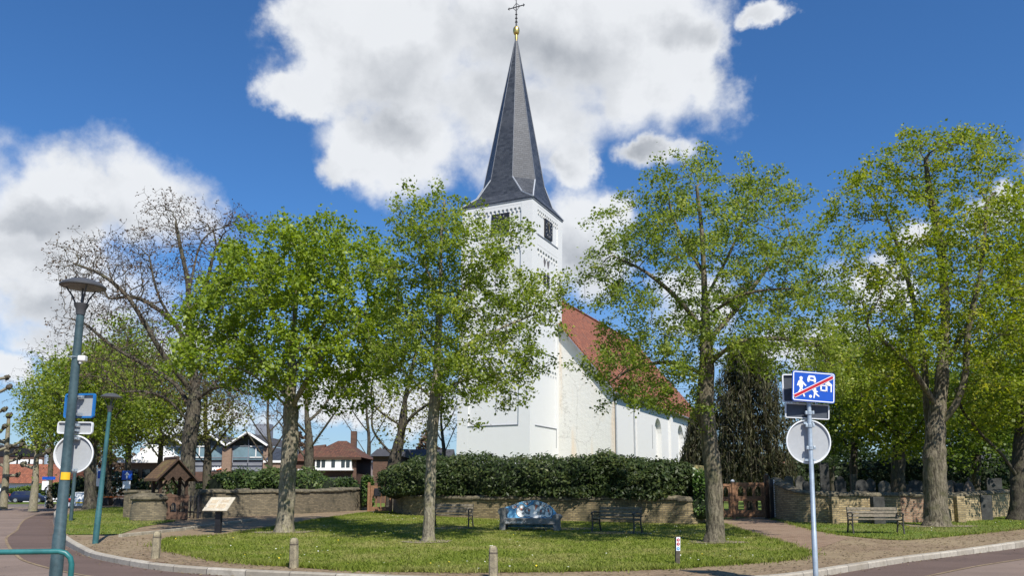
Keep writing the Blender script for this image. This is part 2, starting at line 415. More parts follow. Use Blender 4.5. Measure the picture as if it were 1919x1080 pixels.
M_flatroof = plain('dark_roof', (0.05, 0.05, 0.055), 0.8, 0.25, 2)
M_pinkwall = plain('pale_pink_wall', (0.50, 0.40, 0.36), 0.8, 0.08, 2)
M_orange = plain('orange_paint', (0.55, 0.13, 0.02), 0.5, 0.1, 4)
M_panelboard = plain('information_panel', (0.52, 0.46, 0.36), 0.35, 0.2, 6, c2=(0.60, 0.55, 0.45))
M_concrete = plain('grey_concrete', (0.17, 0.17, 0.168), 0.8, 0.3, 5, bump=0.25)
M_seatblue = plain('bench_blue', (0.07, 0.32, 0.70), 0.5, 0.5, 5.5, c2=(0.22, 0.55, 0.82))
M_birdwhite = plain('bird_white', (0.82, 0.82, 0.80), 0.5, 0.06, 9)
M_birdgrey = plain('bird_grey', (0.26, 0.28, 0.29), 0.5, 0.4, 14)
M_beak = plain('beak_orange', (0.50, 0.13, 0.05), 0.5, 0.2, 9)
M_birdline = plain('bird_outline', (0.02, 0.025, 0.05), 0.5, 0.2, 9)
M_carwhite = plain('car_silver_white', (0.66, 0.68, 0.70), 0.25, 0.03, 1)
M_cardark = plain('car_dark_blue', (0.012, 0.018, 0.05), 0.25, 0.1, 1)
M_tyre = plain('tyre_rubber', (0.02, 0.02, 0.02), 0.85, 0.2, 9)
M_rim = plain('wheel_rim', (0.35, 0.36, 0.37), 0.4, 0.1, 5, metal=0.6)
M_taillight = plain('tail_light_red', (0.45, 0.03, 0.015), 0.25, 0.1, 4)
M_plate = plain('yellow_number_plate', (0.65, 0.45, 0.03), 0.5, 0.05, 4)

# ground materials
def asphalt(name, c, var=0.25):
    m, t = new_mat(name); co = t.node('TexCoord').outputs['Object']
    n = t.noise(co, 0.35, 6, 0.6); n2 = t.noise(co, 38.0, 3, 0.7); n3 = t.noise(t.vm('MULTIPLY', co, (0.25, 1, 1)), 0.8, 4, 0.6)
    f = t.m('ADD', t.m('MULTIPLY', n, 0.5), t.m('MULTIPLY', n3, 0.5))
    c_ = t.mix(t.ramp(f, 0.35, 0.65), tuple(x * (1 - var) for x in c), tuple(x * (1 + var) for x in c))
    c_ = t.mix(t.ramp(n2, 0.45, 0.75, 0, 0.35), c_, tuple(x * 1.6 for x in c))
    cr = t.node('TexVoronoi', {'Vector': t.vm('ADD', co, t.vm('SCALE', t.noise(co, 1.2, 5, 0.65, 0, 'Color'), scale=1.6)), 'Scale': 0.28}, feature='DISTANCE_TO_EDGE')
    c_ = t.mix(t.ramp(cr.outputs['Distance'], 0.002, 0.008, 0.45, 0), c_, (0.03, 0.025, 0.022))
    finish(t, c_, 0.9, n2, 0.4, 0.01, spec=0.25)
    return m
M_road = asphalt('red_brown_asphalt', (0.185, 0.138, 0.112), 0.16)
M_lane = asphalt('dark_red_asphalt', (0.112, 0.077, 0.064), 0.16)
M_farroad = asphalt('plaza_paving', (0.15, 0.125, 0.11), 0.15)
def paver(name, c1, c2, mortar, sand, bw=0.2, bh=0.1):
    m, t = new_mat(name); co = t.node('TexCoord').outputs['Object']
    rot = t.node('VectorRotate', {'Vector': co, 'Angle': R(38)}, rotation_type='Z_AXIS').outputs[0]
    rot = t.vm('ADD', rot, t.vm('SCALE', t.noise(co, 1.7, 3, 0.5, 0, 'Color'), scale=0.06))
    b = t.node('TexBrick', {'Vector': rot, 'Color1': c1, 'Color2': c2, 'Mortar': mortar, 'Scale': 1.0, 'Mortar Size': 0.009, 'Mortar Smooth': 0.4, 'Brick Width': bw, 'Row Height': bh})
    n = t.noise(co, 0.55, 7, 0.62); n2 = t.noise(co, 9.0, 5, 0.65); n3 = t.noise(co, 55.0, 3, 0.7)
    c = t.mix(t.ramp(n, 0.38, 0.64, 0, 0.6), b.outputs[0], sand)
    c = t.mix(t.ramp(n2, 0.5, 0.75, 0, 0.5), c, (0.09, 0.085, 0.045))
    c = t.mix(t.ramp(n3, 0.5, 0.8, 0, 0.4), c, tuple(x * 1.5 for x in sand))
    finish(t, c, 0.92, t.m('ADD', t.m('MULTIPLY', b.outputs['Fac'], -1), n2), 0.5, 0.012, spec=0.2)
    return m
M_pave = paver('brown_pavers', (0.16, 0.11, 0.07), (0.27, 0.19, 0.125), (0.10, 0.085, 0.05), (0.28, 0.22, 0.135))
M_path = paver('red_path_pavers', (0.185, 0.12, 0.08), (0.27, 0.185, 0.13), (0.10, 0.07, 0.05), (0.25, 0.18, 0.125))
M_kerb = brick('kerb_stone', (0.31, 0.275, 0.22), (0.45, 0.41, 0.34), (0.10, 0.09, 0.08), 0.98, 0.6, 0.012, 0.4, 0.85, 0.4, (0.20, 0.17, 0.12), scale=1.5)
M_edging = plain('path_edging_stone', (0.30, 0.27, 0.21), 0.9, 0.25, 2)
def lawnmat(name, a, b, dry):
    m, t = new_mat(name); co = t.node('TexCoord').outputs['Object']
    n = t.noise(co, 0.45, 6, 0.62); n2 = t.noise(co, 3.2, 5, 0.65); n3 = t.noise(co, 42.0, 4, 0.7)
    c = t.mix(t.ramp(n3, 0.3, 0.7), a, b)
    c = t.mix(t.ramp(t.m('ADD', t.m('MULTIPLY', n, 0.65), t.m('MULTIPLY', n2, 0.35)), 0.44, 0.60, 0, 0.9), c, dry)
    c = t.mix(t.ramp(n2, 0.62, 0.8, 0, 0.45), c, (0.04, 0.07, 0.015))
    finish(t, c, 0.95, t.m('ADD', n3, n2), 0.8, 0.04, spec=0.15)
    return m
M_lawn = lawnmat('lawn_grass', (0.088, 0.130, 0.016), (0.195, 0.228, 0.035), (0.30, 0.275, 0.095))
M_yard = lawnmat('churchyard_grass', (0.075, 0.13, 0.018), (0.14, 0.195, 0.032), (0.15, 0.17, 0.05))
M_soil = plain('soil', (0.10, 0.075, 0.05), 0.95, 0.3, 1.0)
M_dirt = plain('trodden_earth', (0.20, 0.165, 0.11), 0.95, 0.3, 3.0)
def bladed(name, a, b, dry):
    m, t = new_mat(name); at = t.node('Attribute', attribute_name='tint').outputs['Fac']
    co = t.node('TexCoord').outputs['Object']; n = t.noise(co, 0.45, 6, 0.62); n2 = t.noise(co, 3.2, 5, 0.65)
    c = t.mix(at, a, b)
    c = t.mix(t.ramp(t.m('ADD', t.m('MULTIPLY', n, 0.6), t.m('MULTIPLY', n2, 0.4)), 0.45, 0.62, 0, 0.7), c, dry)
    p = t.node('BsdfPrincipled', {'Base Color': c, 'Roughness': 0.6, 'Specular IOR Level': 0.2}); tr = t.node('BsdfTranslucent', {'Color': c})
    mx = t.node('MixShader', {0: 0.35}); t.l.new(p.outputs[0], mx.inputs[1]); t.l.new(tr.outputs[0], mx.inputs[2])
    o = t.node('OutputMaterial'); t.l.new(mx.outputs[0], o.inputs[0])
    return m
M_blade = bladed('grass_blades', (0.10, 0.145, 0.014), (0.235, 0.275, 0.040), (0.31, 0.29, 0.10))
M_petal = plain('daisy_white', (0.68, 0.68, 0.60), 0.6, 0.05, 3)
M_petaly = plain('dandelion_yellow', (0.75, 0.55, 0.03), 0.6, 0.05, 3)

# foliage and bark
L_maple = leafmat('maple_leaf', (0.115, 0.17, 0.014), (0.29, 0.37, 0.034), 0.42, 0.45, (0.14, 0.22, 0.03))
L_linden = leafmat('linden_leaf', (0.105, 0.155, 0.018), (0.26, 0.325, 0.042), 0.5, 0.5, (0.35, 0.38, 0.07))
L_lindenb = leafmat('linden_leaf_green', (0.10, 0.15, 0.02), (0.25, 0.31, 0.045), 0.5, 0.5, (0.33, 0.36, 0.08))
L_big = leafmat('big_linden_leaf', (0.115, 0.165, 0.016), (0.26, 0.305, 0.03), 0.5, 0.5, (0.36, 0.355, 0.045))
L_bud = leafmat('brown_bud', (0.06, 0.038, 0.025), (0.13, 0.085, 0.05), 0.25, 0.6)
L_olive = leafmat('olive_leaf', (0.08, 0.095, 0.016), (0.21, 0.215, 0.04), 0.4, 0.5)
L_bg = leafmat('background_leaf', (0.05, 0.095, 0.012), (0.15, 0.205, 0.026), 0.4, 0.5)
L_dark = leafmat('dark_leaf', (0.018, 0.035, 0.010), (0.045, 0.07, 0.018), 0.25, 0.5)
L_hedge = leafmat('rhododendron_leaf', (0.022, 0.040, 0.009), (0.062, 0.085, 0.020), 0.18, 0.50, (0.105, 0.12, 0.032), 0.30)
L_laurel = leafmat('laurel_leaf', (0.03, 0.06, 0.012), (0.085, 0.125, 0.028), 0.2, 0.5, (0.14, 0.16, 0.05), 0.3)
L_ivy = leafmat('ivy_leaf', (0.05, 0.10, 0.02), (0.12, 0.19, 0.04), 0.3, 0.35)
L_yew = leafmat('weeping_needle', (0.026, 0.034, 0.012), (0.080, 0.074, 0.030), 0.15, 0.6)
B_grey = bark('grey_bark', (0.055, 0.047, 0.034), (0.20, 0.172, 0.122), (0.105, 0.10, 0.05))
B_maple = bark('maple_bark', (0.12, 0.105, 0.08), (0.30, 0.265, 0.19), (0.20, 0.19, 0.09), 6.0, 0.6)
B_dark = bark('dark_bark', (0.040, 0.034, 0.027), (0.095, 0.082, 0.062), (0.09, 0.085, 0.05))
B_old = bark('old_bark', (0.042, 0.036, 0.028), (0.125, 0.108, 0.080), (0.10, 0.10, 0.055))
B_pale = bark('pale_bark', (0.16, 0.145, 0.10), (0.28, 0.25, 0.18), (0.19, 0.18, 0.10))
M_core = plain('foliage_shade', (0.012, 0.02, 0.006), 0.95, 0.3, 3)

# ------------------------------------------------------------------ ground, roads, pavements
def sheet(name, pts, m, dz=0.0, flat=None, kind='structure'):
    bm = bmesh.new(); vs = [bm.verts.new((x, y, 0)) for x, y in pts]
    f = bm.faces.new(vs); f.normal_update()
    if f.normal.z < 0: bmesh.ops.reverse_faces(bm, faces=[f])
    for yy in (20, 40):
        bmesh.ops.bisect_plane(bm, geom=bm.verts[:] + bm.edges[:] + bm.faces[:], plane_co=(0, yy, 0), plane_no=(0, 1, 0))
    bmesh.ops.triangulate(bm, faces=bm.faces[:])
    for v in bm.verts: v.co.z = (hgt(v.co.y) if flat is None else flat) + dz
    me = bpy.data.meshes.new(name); bm.to_mesh(me); bm.free(); me.materials.append(m)
    o = bpy.data.objects.new(name, me); C.objects.link(o); return tag(o, kind=kind)
def xy(v): return (v.x, v.y)
def smooth_path(pts, n=4):
    """Catmull-Rom through 2D points"""
    out = []
    for i in range(len(pts) - 1):
        p0 = Vector(pts[max(i - 1, 0)]); p1 = Vector(pts[i]); p2 = Vector(pts[i + 1]); p3 = Vector(pts[min(i + 2, len(pts) - 1)])
        for k in range(n):
            t = k / n
            out.append(tuple(0.5 * (2 * p1 + (p2 - p0) * t + (2 * p0 - 5 * p1 + 4 * p2 - p3) * t * t + (3 * p1 - p0 - 3 * p2 + p3) * t ** 3)))
    out.append(tuple(pts[-1])); return out
def offset_path(pts, d):
    out = []
    for i, p in enumerate(pts):
        a = Vector(pts[max(i - 1, 0)]); b = Vector(pts[min(i + 1, len(pts) - 1)]); t = (b - a).normalized()
        out.append((p[0] + t.y * d, p[1] - t.x * d))
    return out

sheet('ground', [(-700, -300), (700, -300), (700, 1500), (-700, 1500)], M_soil, 0, flat=-0.03)
sheet('road', [(-95, -25), (75, -25), (75, 30), (40, 60), (-2, 96), (-20, 82), (-60, 100), (-120, 100), (-120, 40)], M_road, 0, flat=0.0)

KPX = [(106, 988), (101, 1000), (118, 1013), (151, 1029), (185, 1040), (290, 1058), (420, 1068), (550, 1074), (700, 1080), (925, 1086), (1200, 1088), (1350, 1085), (1480, 1078), (1600, 1060), (1700, 1045), (1800, 1033), (1919, 1019), (2150, 990)]
kerb_ctrl = [(-34, 64), (-31.5, 57), (-26.5, 47), (-22.0, 39)] + [xy(G(x, y, 0.12)) for x, y in KPX]
KERB = smooth_path(kerb_ctrl, 5)
inner = offset_path(KERB, -0.16)
BACK = [(70, 64), (60, 118), (0, 100), (-15, 78), (-28, 70)]
sheet('pavement', [p for p in inner] + BACK, M_pave, 0.0)
# kerb stones along the island: a real step, top flush with the pavement
k = MB(); lenk = 0.0; rows = []; uvs = []
for i, (a, b) in enumerate(zip(KERB, inner)):
    if i: lenk += (Vector(KERB[i]) - Vector(KERB[i - 1])).length
    z = hgt(a[1]) + 0.006
    rows.append([(a[0], a[1], -0.02), (a[0], a[1], z - 0.025), (a[0] * .85 + b[0] * .15, a[1] * .85 + b[1] * .15, z), (b[0], b[1], z), (b[0], b[1], z - 0.03)])
    uvs.append([(lenk, 0.02), (lenk, 0.15), (lenk, 0.18), (lenk, 0.34), (lenk, 0.36)])
ko = k.grid(rows, uvs=uvs).build('kerb', M_kerb, weld=False, smooth=True); tag(ko, kind='structure')
lane = offset_path(KERB, 1.35)
sheet_lane = MB().grid([[(a[0], a[1], 0.004), (b[0], b[1], 0.004)] for a, b in zip(offset_path(KERB, 0.02), lane)]).build('cycle_lane', M_lane, weld=False); tag(sheet_lane, kind='structure')
ed = MB().grid([[(a[0], a[1], 0.009), (b[0], b[1], 0.009)] for a, b in zip(lane, offset_path(KERB, 1.43))]).build('lane_edging', M_pave, weld=False); tag(ed, kind='structure')

# near-side pavement that carries the lamp and the rail; refuge that carries the right sign
near = [(-60, 3), (-4.2, 3), (-3.6, 9), (-4.4, 11.6), (-6.5, 12.7), (-11, 13.2), (-30, 20), (-60, 36)]
sheet('near_pavement', near, M_pave, 0, flat=0.10)
kk = MB(); pp = smooth_path(near[1:], 4)
kk.grid([[(x, y, -0.02), (x, y, 0.108), (x - 0.12, y - 0.02, 0.108)] for x, y in pp]).build('near_kerb', M_kerb, weld=False)['kind'] = 'structure'
rf = [(5.0 + 0.75 * math.cos(i * math.pi / 12), 12.55 + 0.6 * math.sin(i * math.pi / 12)) for i in range(24)]
sheet('refuge_island', rf, M_pave, 0, flat=0.10)
MB().grid([[(x, y, -0.02), (x, y, 0.10)] for x, y in rf + rf[:1]]).build('refuge_kerb', M_kerb, weld=False)['kind'] = 'structure'

# lawns
def gp(*pxs): return [xy(G(x, y)) for x, y in pxs]
LAWN = smooth_path(gp((302, 1022), (330, 1011), (420, 1006), (520, 990), (600, 976), (694, 963)), 3)[:-1] + gp((694, 963), (738, 959), (1045, 975), (1312, 981)) + smooth_path(gp((1345, 983), (1410, 1004), (1480, 1026), (1506, 1040), (1478, 1051), (1350, 1061), (1200, 1070), (925, 1074), (700, 1072), (550, 1064), (420, 1052), (330, 1034), (302, 1022)), 4)[:-1]
sheet('lawn', LAWN, M_lawn, 0.02)
VERGE = gp((1452, 975), (1700, 977), (1919, 962), (2200, 952), (2200, 968), (1919, 993), (1800, 1005), (1700, 1014)) + smooth_path(gp((1690, 1015), (1590, 1006), (1520, 993), (1452, 975)), 3)[1:-1]
sheet('verge', VERGE, M_yard, 0.018)
GISL = [(-27.5, 56), (-24.2, 45), (-20.6, 37.5)] + gp((116, 996), (130, 1004), (225, 1003), (262, 990), (330, 978), (240, 968)) + [(-21, 44), (-24, 56)]
sheet('road_verge', GISL, M_yard, 0.018)
sheet('path', smooth_path(gp((1345, 982), (1410, 1003), (1480, 1025), (1506, 1039)), 3) + gp((1590, 1010), (1520, 995), (1448, 974)), M_path, 0.008)
YARD = [xy(G(x, y)) for x, y in ((370, 966), (520, 958), (690, 953), (740, 955), (1040, 970), (1312, 978), (1450, 968), (1700, 972), (1919, 960))] + [(60, 48), (55, 108), (0, 96), (-14, 75), (-22, 60)]
sheet('churchyard_lawn', YARD, M_yard, 0.012)
sheet('grass_strip', smooth_path([(-42, 44), (-31.0, 40), (-27, 36)], 1) + [(-26, 38), (-30, 44), (-40, 52)], M_yard, 0, flat=0.02) if False else None
# far side of the left road: plaza pavement with a kerb, and the grass in front of the parked cars
sheet('plaza_pavement', [(-120, 78), (-62, 63), (-50, 64.5), (-47, 68), (-44, 86), (-60, 98), (-120, 98)], M_farroad, 0, flat=0.09)
MB().grid([[(x, y, -0.01), (x, y, 0.10), (x, y + 0.25, 0.10)] for x, y in smooth_path([(-120, 78), (-62, 63), (-50, 64.5), (-47, 68), (-44, 86)], 4)]).build('plaza_kerb', M_kerb, weld=False)['kind'] = 'structure'
sheet('far_grass', [(-120, 92), (-47, 90), (-44, 104), (-120, 104)], M_yard, 0, flat=0.14)
sheet('dirt_patch', [(1.62 + 1.55 * math.cos(a) , 28.35 + 0.75 * math.sin(a) * (1 + .2 * math.sin(3 * a))) for a in [i * math.pi / 10 for i in range(20)]], M_dirt, 0.03)
# path edging between the two lawns, and the drain in the kerb
e = MB(); ep = smooth_path(gp((225, 1008), (300, 1000), (345, 995), (410, 986), (480, 976)), 4)
for i in range(len(ep) - 1):
    a, b = Vector(ep[i]), Vector(ep[i + 1]); d = (b - a) * 0.48; mm = (a + b) / 2
    e.bar((mm.x - d.x, mm.y - d.y, hgt(mm.y) + 0.03), (mm.x + d.x, mm.y + d.y, hgt(mm.y) + 0.03), 0.12, 0.12)
e.build('path_edging', M_edging, bevel=0.01)['kind'] = 'structure'
g0 = G(297, 1061, 0.06)
dr = empty('drain_inlet', (g0.x, g0.y, 0.0), R(-14), 'rusty slotted drain inlet set in the kerb near the leftmost post', 'drain')
d_ = MB(); d_.box((0, -0.02, 0.065), (0.46, 0.06, 0.13))
d_.build('grate', plain('rusty_iron', (0.10, 0.045, 0.022), 0.8, 0.3, 12), dr)
d_ = MB()
for i in range(4): d_.box((-0.15 + 0.1 * i, -0.052, 0.07), (0.045, 0.012, 0.085))
d_.build('slot', M_black, dr)

for px, py, r in ((533, 1000, .75), (803, 1018, .55), (1340, 1019, .6), (1755, 988, .95), (1160, 1001, .8), (846, 992, .7)):
    g0 = G(px, py); sheet('bare_soil', [(g0.x + r * 1.3 * math.cos(a) * (1 + .18 * math.sin(3 * a + px)), g0.y + r * math.sin(a) * (1 + .22 * math.sin(2 * a + py))) for a in [i * math.pi / 12 for i in range(24)]], M_dirt, 0.034)

# ------------------------------------------------------------------ church
TH = R(25.3); c_, s_ = math.cos(TH), math.sin(TH)
ex = Vector((c_, -s_, 0)); ey = Vector((s_, c_, 0)); ez = Vector((0, 0, 1))       # along the front, along the nave, up
W = 6.02; CR = Vector((1.19, 60.0, 0.40))                                           # front right corner of the tower
church = empty('church', CR, 0, 'white village church with slender grey slate spire and red tiled nave roof', 'church')
LEAN = 0.0155
def L(u, v, z, lean=True):
    p = CR + ex * u + ey * v + ez * z
    if lean: p.x += LEAN * z
    return p
class CB(MB):
    """box in church axes u (front), v (nave), z"""
    lean = True
    def ubox(s, u0, u1, v0, v1, z0, z1):
        q = [L(u, v, z, s.lean) for z in (z0, z1) for u, v in ((u0, v0), (u1, v0), (u1, v1), (u0, v1))]
        i = len(s.v); s.v += [tuple(x) for x in q]
        for f in ((3,2,1,0),(4,5,6,7),(0,1,5,4),(1,2,6,5),(2,3,7,6),(3,0,4,7)): s.f.append(tuple(i + k for k in f)); s.uv.append(None)
        return s
    def fp(s, face, a, z, d):
        """point on a tower face: a along it (0..W, left to right as seen), d metres out"""
        return L(-W + a, -d, z, s.lean) if face == 'front' else L(d, a, z, s.lean) if face == 'right' else L(-W - d, W - a, z, s.lean) if face == 'left' else L(-a, W + d, z, s.lean)
    def fprism(s, face, poly, d0, d1):
        A = [s.fp(face, a, z, d0) for a, z in poly]; B = [s.fp(face, a, z, d1) for a, z in poly]
        s.face(B); s.face(list(reversed(A)))
        for i in range(len(A)):
            j = (i + 1) % len(A); s.face([A[i], A[j], B[j], B[i]])
        return s
FACES = ('front', 'right', 'left', 'back')
HT = 23.9
t = CB(); t.ubox(-W, 0, 0, W, -0.5, HT); t.build('tower', M_white, church, world=True)
fr = CB(); sill = CB(); PW = 0.85; D = 0.11
def arches(a0, a1, n, z_top, z_low, pend=0.0):
    """strip whose lower edge is a row of small round arches between pendants"""
    p = [(a0, z_top), (a0, z_low)]; w_ = (a1 - a0) / n
    for i in range(n):
        x0 = a0 + i * w_ + 0.06; x1 = a0 + (i + 1) * w_ - 0.06; r = (x1 - x0) / 2
        p += [(x0, z_low)] + [((x0 + x1) / 2 - r * math.cos(k * math.pi / 8), z_low + 0.18 + r * math.sin(k * math.pi / 8)) for k in range(9)] + [(x1, z_low)]
    p += [(a1, z_low), (a1, z_top)]
    return list(reversed(p))[::-1]
for f in FACES:
    for a0, a1 in ((-D if f in ('front', 'back') else 0, PW), (W - PW, W + (D if f in ('front', 'back') else 0))):
        fr.fprism(f, [(a0, -0.4), (a1, -0.4), (a1, HT - 0.05), (a0, HT - 0.05)], 0.0, D)
    low = 6.1 if f != 'left' else 3.0
    for z0, z1 in ((-0.4, low), (11.2, 11.9), (20.4, 21.2), (23.55, HT - 0.05)):
        fr.fprism(f, [(PW, z0), (W - PW, z0), (W - PW, z1), (PW, z1)], 0.002, D - 0.004)
    for zt, zl, n in ((11.205, 10.35, 8), (20.405, 19.75, 8), (23.555, 22.75 + 0.25, 12)):
        p = arches(PW, W - PW, n, zt, zl); fr.fprism(f, p, 0.003, D - 0.012)
    for z in (low, 11.9, 21.2):
        sill = CB(); sill.fprism(f, [(PW - 0.0, z), (W - PW, z), (W - PW, z + 0.07), (PW, z + 0.07)], 0.0, D + 0.035); sill.build('string_course', M_leaddark, church, world=True)
fr.build('wall_strips', M_white, church, world=True)
# slit and side seams on the front, slits on the right face
sl_ = CB(); sl_.fprism('front', [(3.18, 7.0), (3.24, 7.0), (3.24, 9.4), (3.18, 9.4)], 0.0, 0.006)
sl_.fprism('right', [(W - PW - 0.05, 4.6), (W - PW, 4.6), (W - PW, 6.1), (W - PW - 0.05, 6.1)], D, D + 0.02)
sl_.build('slit', M_leaddark, church, world=True)
# plinth stones at the foot of the tower
for a0, a1, zt in ((0.1, 1.5, 1.75), (4.9, 6.1, 1.9)):
    pl = CB(); pl.fprism('front', [(a0, -0.4), (a1, -0.4), (a1 - 0.1, zt), (a0 + 0.1, zt)], D, D + 0.22)
    pl.build('plinth', M_nave, church, world=True)
# clocks
for f, a in (('front', 3.35), ('right', 3.2), ('left', 3.0)):
    ck = CB(); zc = 22.25
    ck.fprism(f, [(a - 0.75, zc - 0.75), (a + 0.75, zc - 0.75), (a + 0.75, zc + 0.75), (a - 0.75, zc + 0.75)], 0.0, D + 0.02)
    clock = ck.build('clock', M_black, church, world=True)
    mk = CB()
    for i in range(12):
        an = i * math.pi / 6; ca, sa = math.cos(an), math.sin(an)
        r0, r1, h_ = 0.50, 0.66, 0.03
        mk.fprism(f, [(a + sa * r0 - ca * h_, zc + ca * r0 + sa * h_), (a + sa * r0 + ca * h_, zc + ca * r0 - sa * h_), (a + sa * r1 + ca * h_, zc + ca * r1 - sa * h_), (a + sa * r1 - ca * h_, zc + ca * r1 + sa * h_)], D + 0.02, D + 0.035)
    mk.build('hour_marks', plain('clock_marks', (0.34, 0.33, 0.30), 0.5, 0.1, 5) if 'clock_marks' not in MATS else MATS['clock_marks'], clock)
    for an, ln, w_ in ((R(-14), 0.62, 0.045), (R(160), 0.36, 0.05)):
        ca, sa = math.cos(an), math.sin(an); hd = CB()
        hd.fprism(f, [(a - ca * w_, zc + sa * w_), (a + ca * w_, zc - sa * w_), (a + sa * ln + ca * .015, zc + ca * ln - sa * .015), (a + sa * ln - ca * .015, zc + ca * ln + sa * .015)][::-1], D + 0.036, D + 0.055)
        hd.build('hand', M_gold if ln > .5 else MATS['clock_marks'], clock)
for o in bpy.data.objects:
    if o.name.split('.')[0] in ('hour_marks', 'hand'):
        inv = church.matrix_basis.inverted()
        o.data.transform(inv)
# belfry openings
for f in ('right', 'left'):
    for dx in (-0.36, 0.36):
        a = W / 2 + dx; lv = CB()
        arch = [(a - 0.28, 17.5), (a + 0.28, 17.5), (a + 0.28, 18.55), (a - 0.28, 18.55)]
        lv.fprism(f, arch, 0.0, 0.012); b_ = lv.build('belfry_opening', M_louver, church, world=True)
        lo = CB()
        for k in range(4):
            z = 17.55 + 0.25 * k
            A = [lo.fp(f, a - 0.27, z, 0.09), lo.fp(f, a + 0.27, z, 0.09), lo.fp(f, a + 0.27, z + 0.14, 0.013), lo.fp(f, a - 0.27, z + 0.14, 0.013)]
            lo.face(A); lo.face([A[0], A[1], lo.fp(f, a + .27, z - .03, .09), lo.fp(f, a - .27, z - .03, .09)])
        lo_ = lo.build('louvre', M_iron, b_); lo_.data.transform(church.matrix_basis.inverted())
        
        la = CB(); la.fprism(f, [(a - .07, 19.05), (a + .07, 19.05)] + [(a + .24 * math.cos(k * math.pi / 8), 19.45 + .24 * math.sin(k * math.pi / 8)) for k in range(9)], 0.0, .012); la.build('belfry_opening', M_louver, church, world=True)
# cornice and spire
cn = CB(); cn.ubox(-W - .15, .15, -.15, W + .15, HT - .10, HT + .06); cn.build('cornice', M_leaddark, church, world=True)
OV = 0.20; zE, zO, zA = HT + .06, HT + 2.35, 40.05 - 0.4
cu, cv = -W / 2, W / 2; hb = W / 2 + OV; ap = 2.36; tn = math.tan(math.pi / 8)
def octp(a, z):
    k_ = a * tn
    return [L(cu + x, cv + y, z) for x, y in ((-k_, -a), (k_, -a), (a, -k_), (a, k_), (k_, a), (-k_, a), (-a, k_), (-a, -k_))]
sq = lambda h_, z: [L(cu + x, cv + y, z) for x, y in ((-h_, -h_), (h_, -h_), (h_, h_), (-h_, h_))]
sp = MB(); o1 = octp(ap, zO); oT = octp(0.07, zA); S = sq(hb, zE); mids = sq(hb * 0.0 + 2.72, zE + 0.95)
# flared skirt: two steps so the eaves kick outwards
def skirt(h_, z, k_): return [L(cu + x, cv + y, z) for x, y in ((-k_, -h_), (k_, -h_), (h_, -k_), (h_, k_), (k_, h_), (-k_, h_), (-h_, k_), (-h_, -k_))]
r0 = skirt(hb, zE, hb - 0.001); r1 = skirt(2.66, zE + 0.80, 1.95); r2 = o1
for a, b in ((r0, r1), (r1, r2), (r2, oT)):
    for i in range(8):
        j = (i + 1) % 8; sp.face([a[i], a[j], b[j], b[i]])
spire = sp.build('spire', M_slate, church, world=True)
ld = MB()
for i in range(8):
    rr = 0.045
    if i % 2 == 1:
        j = (i + 1) % 8
        ld.bar(r1[i], r2[i], rr * 2, rr * 2); ld.bar(r1[j], r2[j], rr * 2, rr * 2); ld.bar(r0[i], r1[i], rr * 2, rr * 2); ld.bar(r0[j], r1[j], rr * 2, rr * 2)
ldo = ld.build('lead_flashing', M_lead, spire); ldo.data.transform(church.matrix_basis.inverted())
hip = MB()
for i in range(8): hip.bar(r2[i], oT[i], 0.05, 0.05)
hp = hip.build('hip_roll', M_leaddark, spire); hp.data.transform(church.matrix_basis.inverted())
top = L(cu, cv, zA)
gb = MB(); gb.lathe([(0.10, -0.5), (0.13, 0.1), (0.12, 0.35), (0.20, 0.42), (0.26, 0.55), (0.285, 0.75), (0.26, 0.95), (0.20, 1.06), (0.10, 1.12)], top, 18)
gb.build('gilt_ball', M_gold, church, world=True, smooth=True)
cr = MB(); cr.tube([top + ez * 1.1, top + ez * 3.75], [0.075, 0.03], 8)
for z, r in ((1.55, .13), (1.9, .12), (2.25, .11)): cr.lathe([(0.05, -.05), (r, 0), (0.05, .05)], top + ez * z, 10)
hh = top + ez * 2.95; ax = Vector((c_, -s_, 0)).normalized()
cr.tube([hh - ax * .78, hh + ax * .78], 0.045, 8)
for sgn in (-1, 1):
    e_ = hh + ax * sgn * .78
    cr.tube([e_ - ax * sgn * .12 + ez * .13, e_, e_ - ax * sgn * .12 - ez * .13], 0.03, 6)
    cr.tube([hh + ax * sgn * .34, hh + ez * .36], 0.025, 6); cr.tube([hh + ax * sgn * .34, hh - ez * .36], 0.025, 6)
cr.tube([top + ez * 3.62 - ax * .12, top + ez * 3.75, top + ez * 3.62 + ax * .12], .03, 6)
cr.build('cross', M_iron, church, world=True, smooth=True)
# lean-to buttress on the left of the tower
bt = CB(); bt.lean = False
A = [L(-W - .1, 1.0, 2.4, False), L(-W - 2.4, 1.0, .9, False), L(-W - 2.4, 1.0, -.5, False), L(-W - .1, 1.0, -.5, False)]; B = [p + ey * 3 for p in A]
bt.face(A[::-1]); bt.face(B)
for i in range(4): bt.face([A[i], A[(i + 1) % 4], B[(i + 1) % 4], B[i]])
bt.build('buttress', M_nave, church, world=True)

# nave
NU0, NU1 = -W + .15, 4.86; NV0, NV1 = W - 0.35, W + 33; ZE, ZR = 9.3, 18.9; UC = -W / 2
class NB(CB): lean = False
gw = NB(); 
G_ = [L(NU0, NV0, -.5, False), L(NU1, NV0, -.5, False), L(NU1, NV0, ZE, False), L(UC, NV0, ZR, False), L(NU0, NV0, ZE, False)]
H_ = [p + ey * 0.6 for p in G_]
gw.face(G_); gw.face(H_[::-1])
for i in range(5): gw.face([G_[i], H_[i], H_[(i + 1) % 5], G_[(i + 1) % 5]])
gw.build('gable_wall', M_gable, church, world=True)
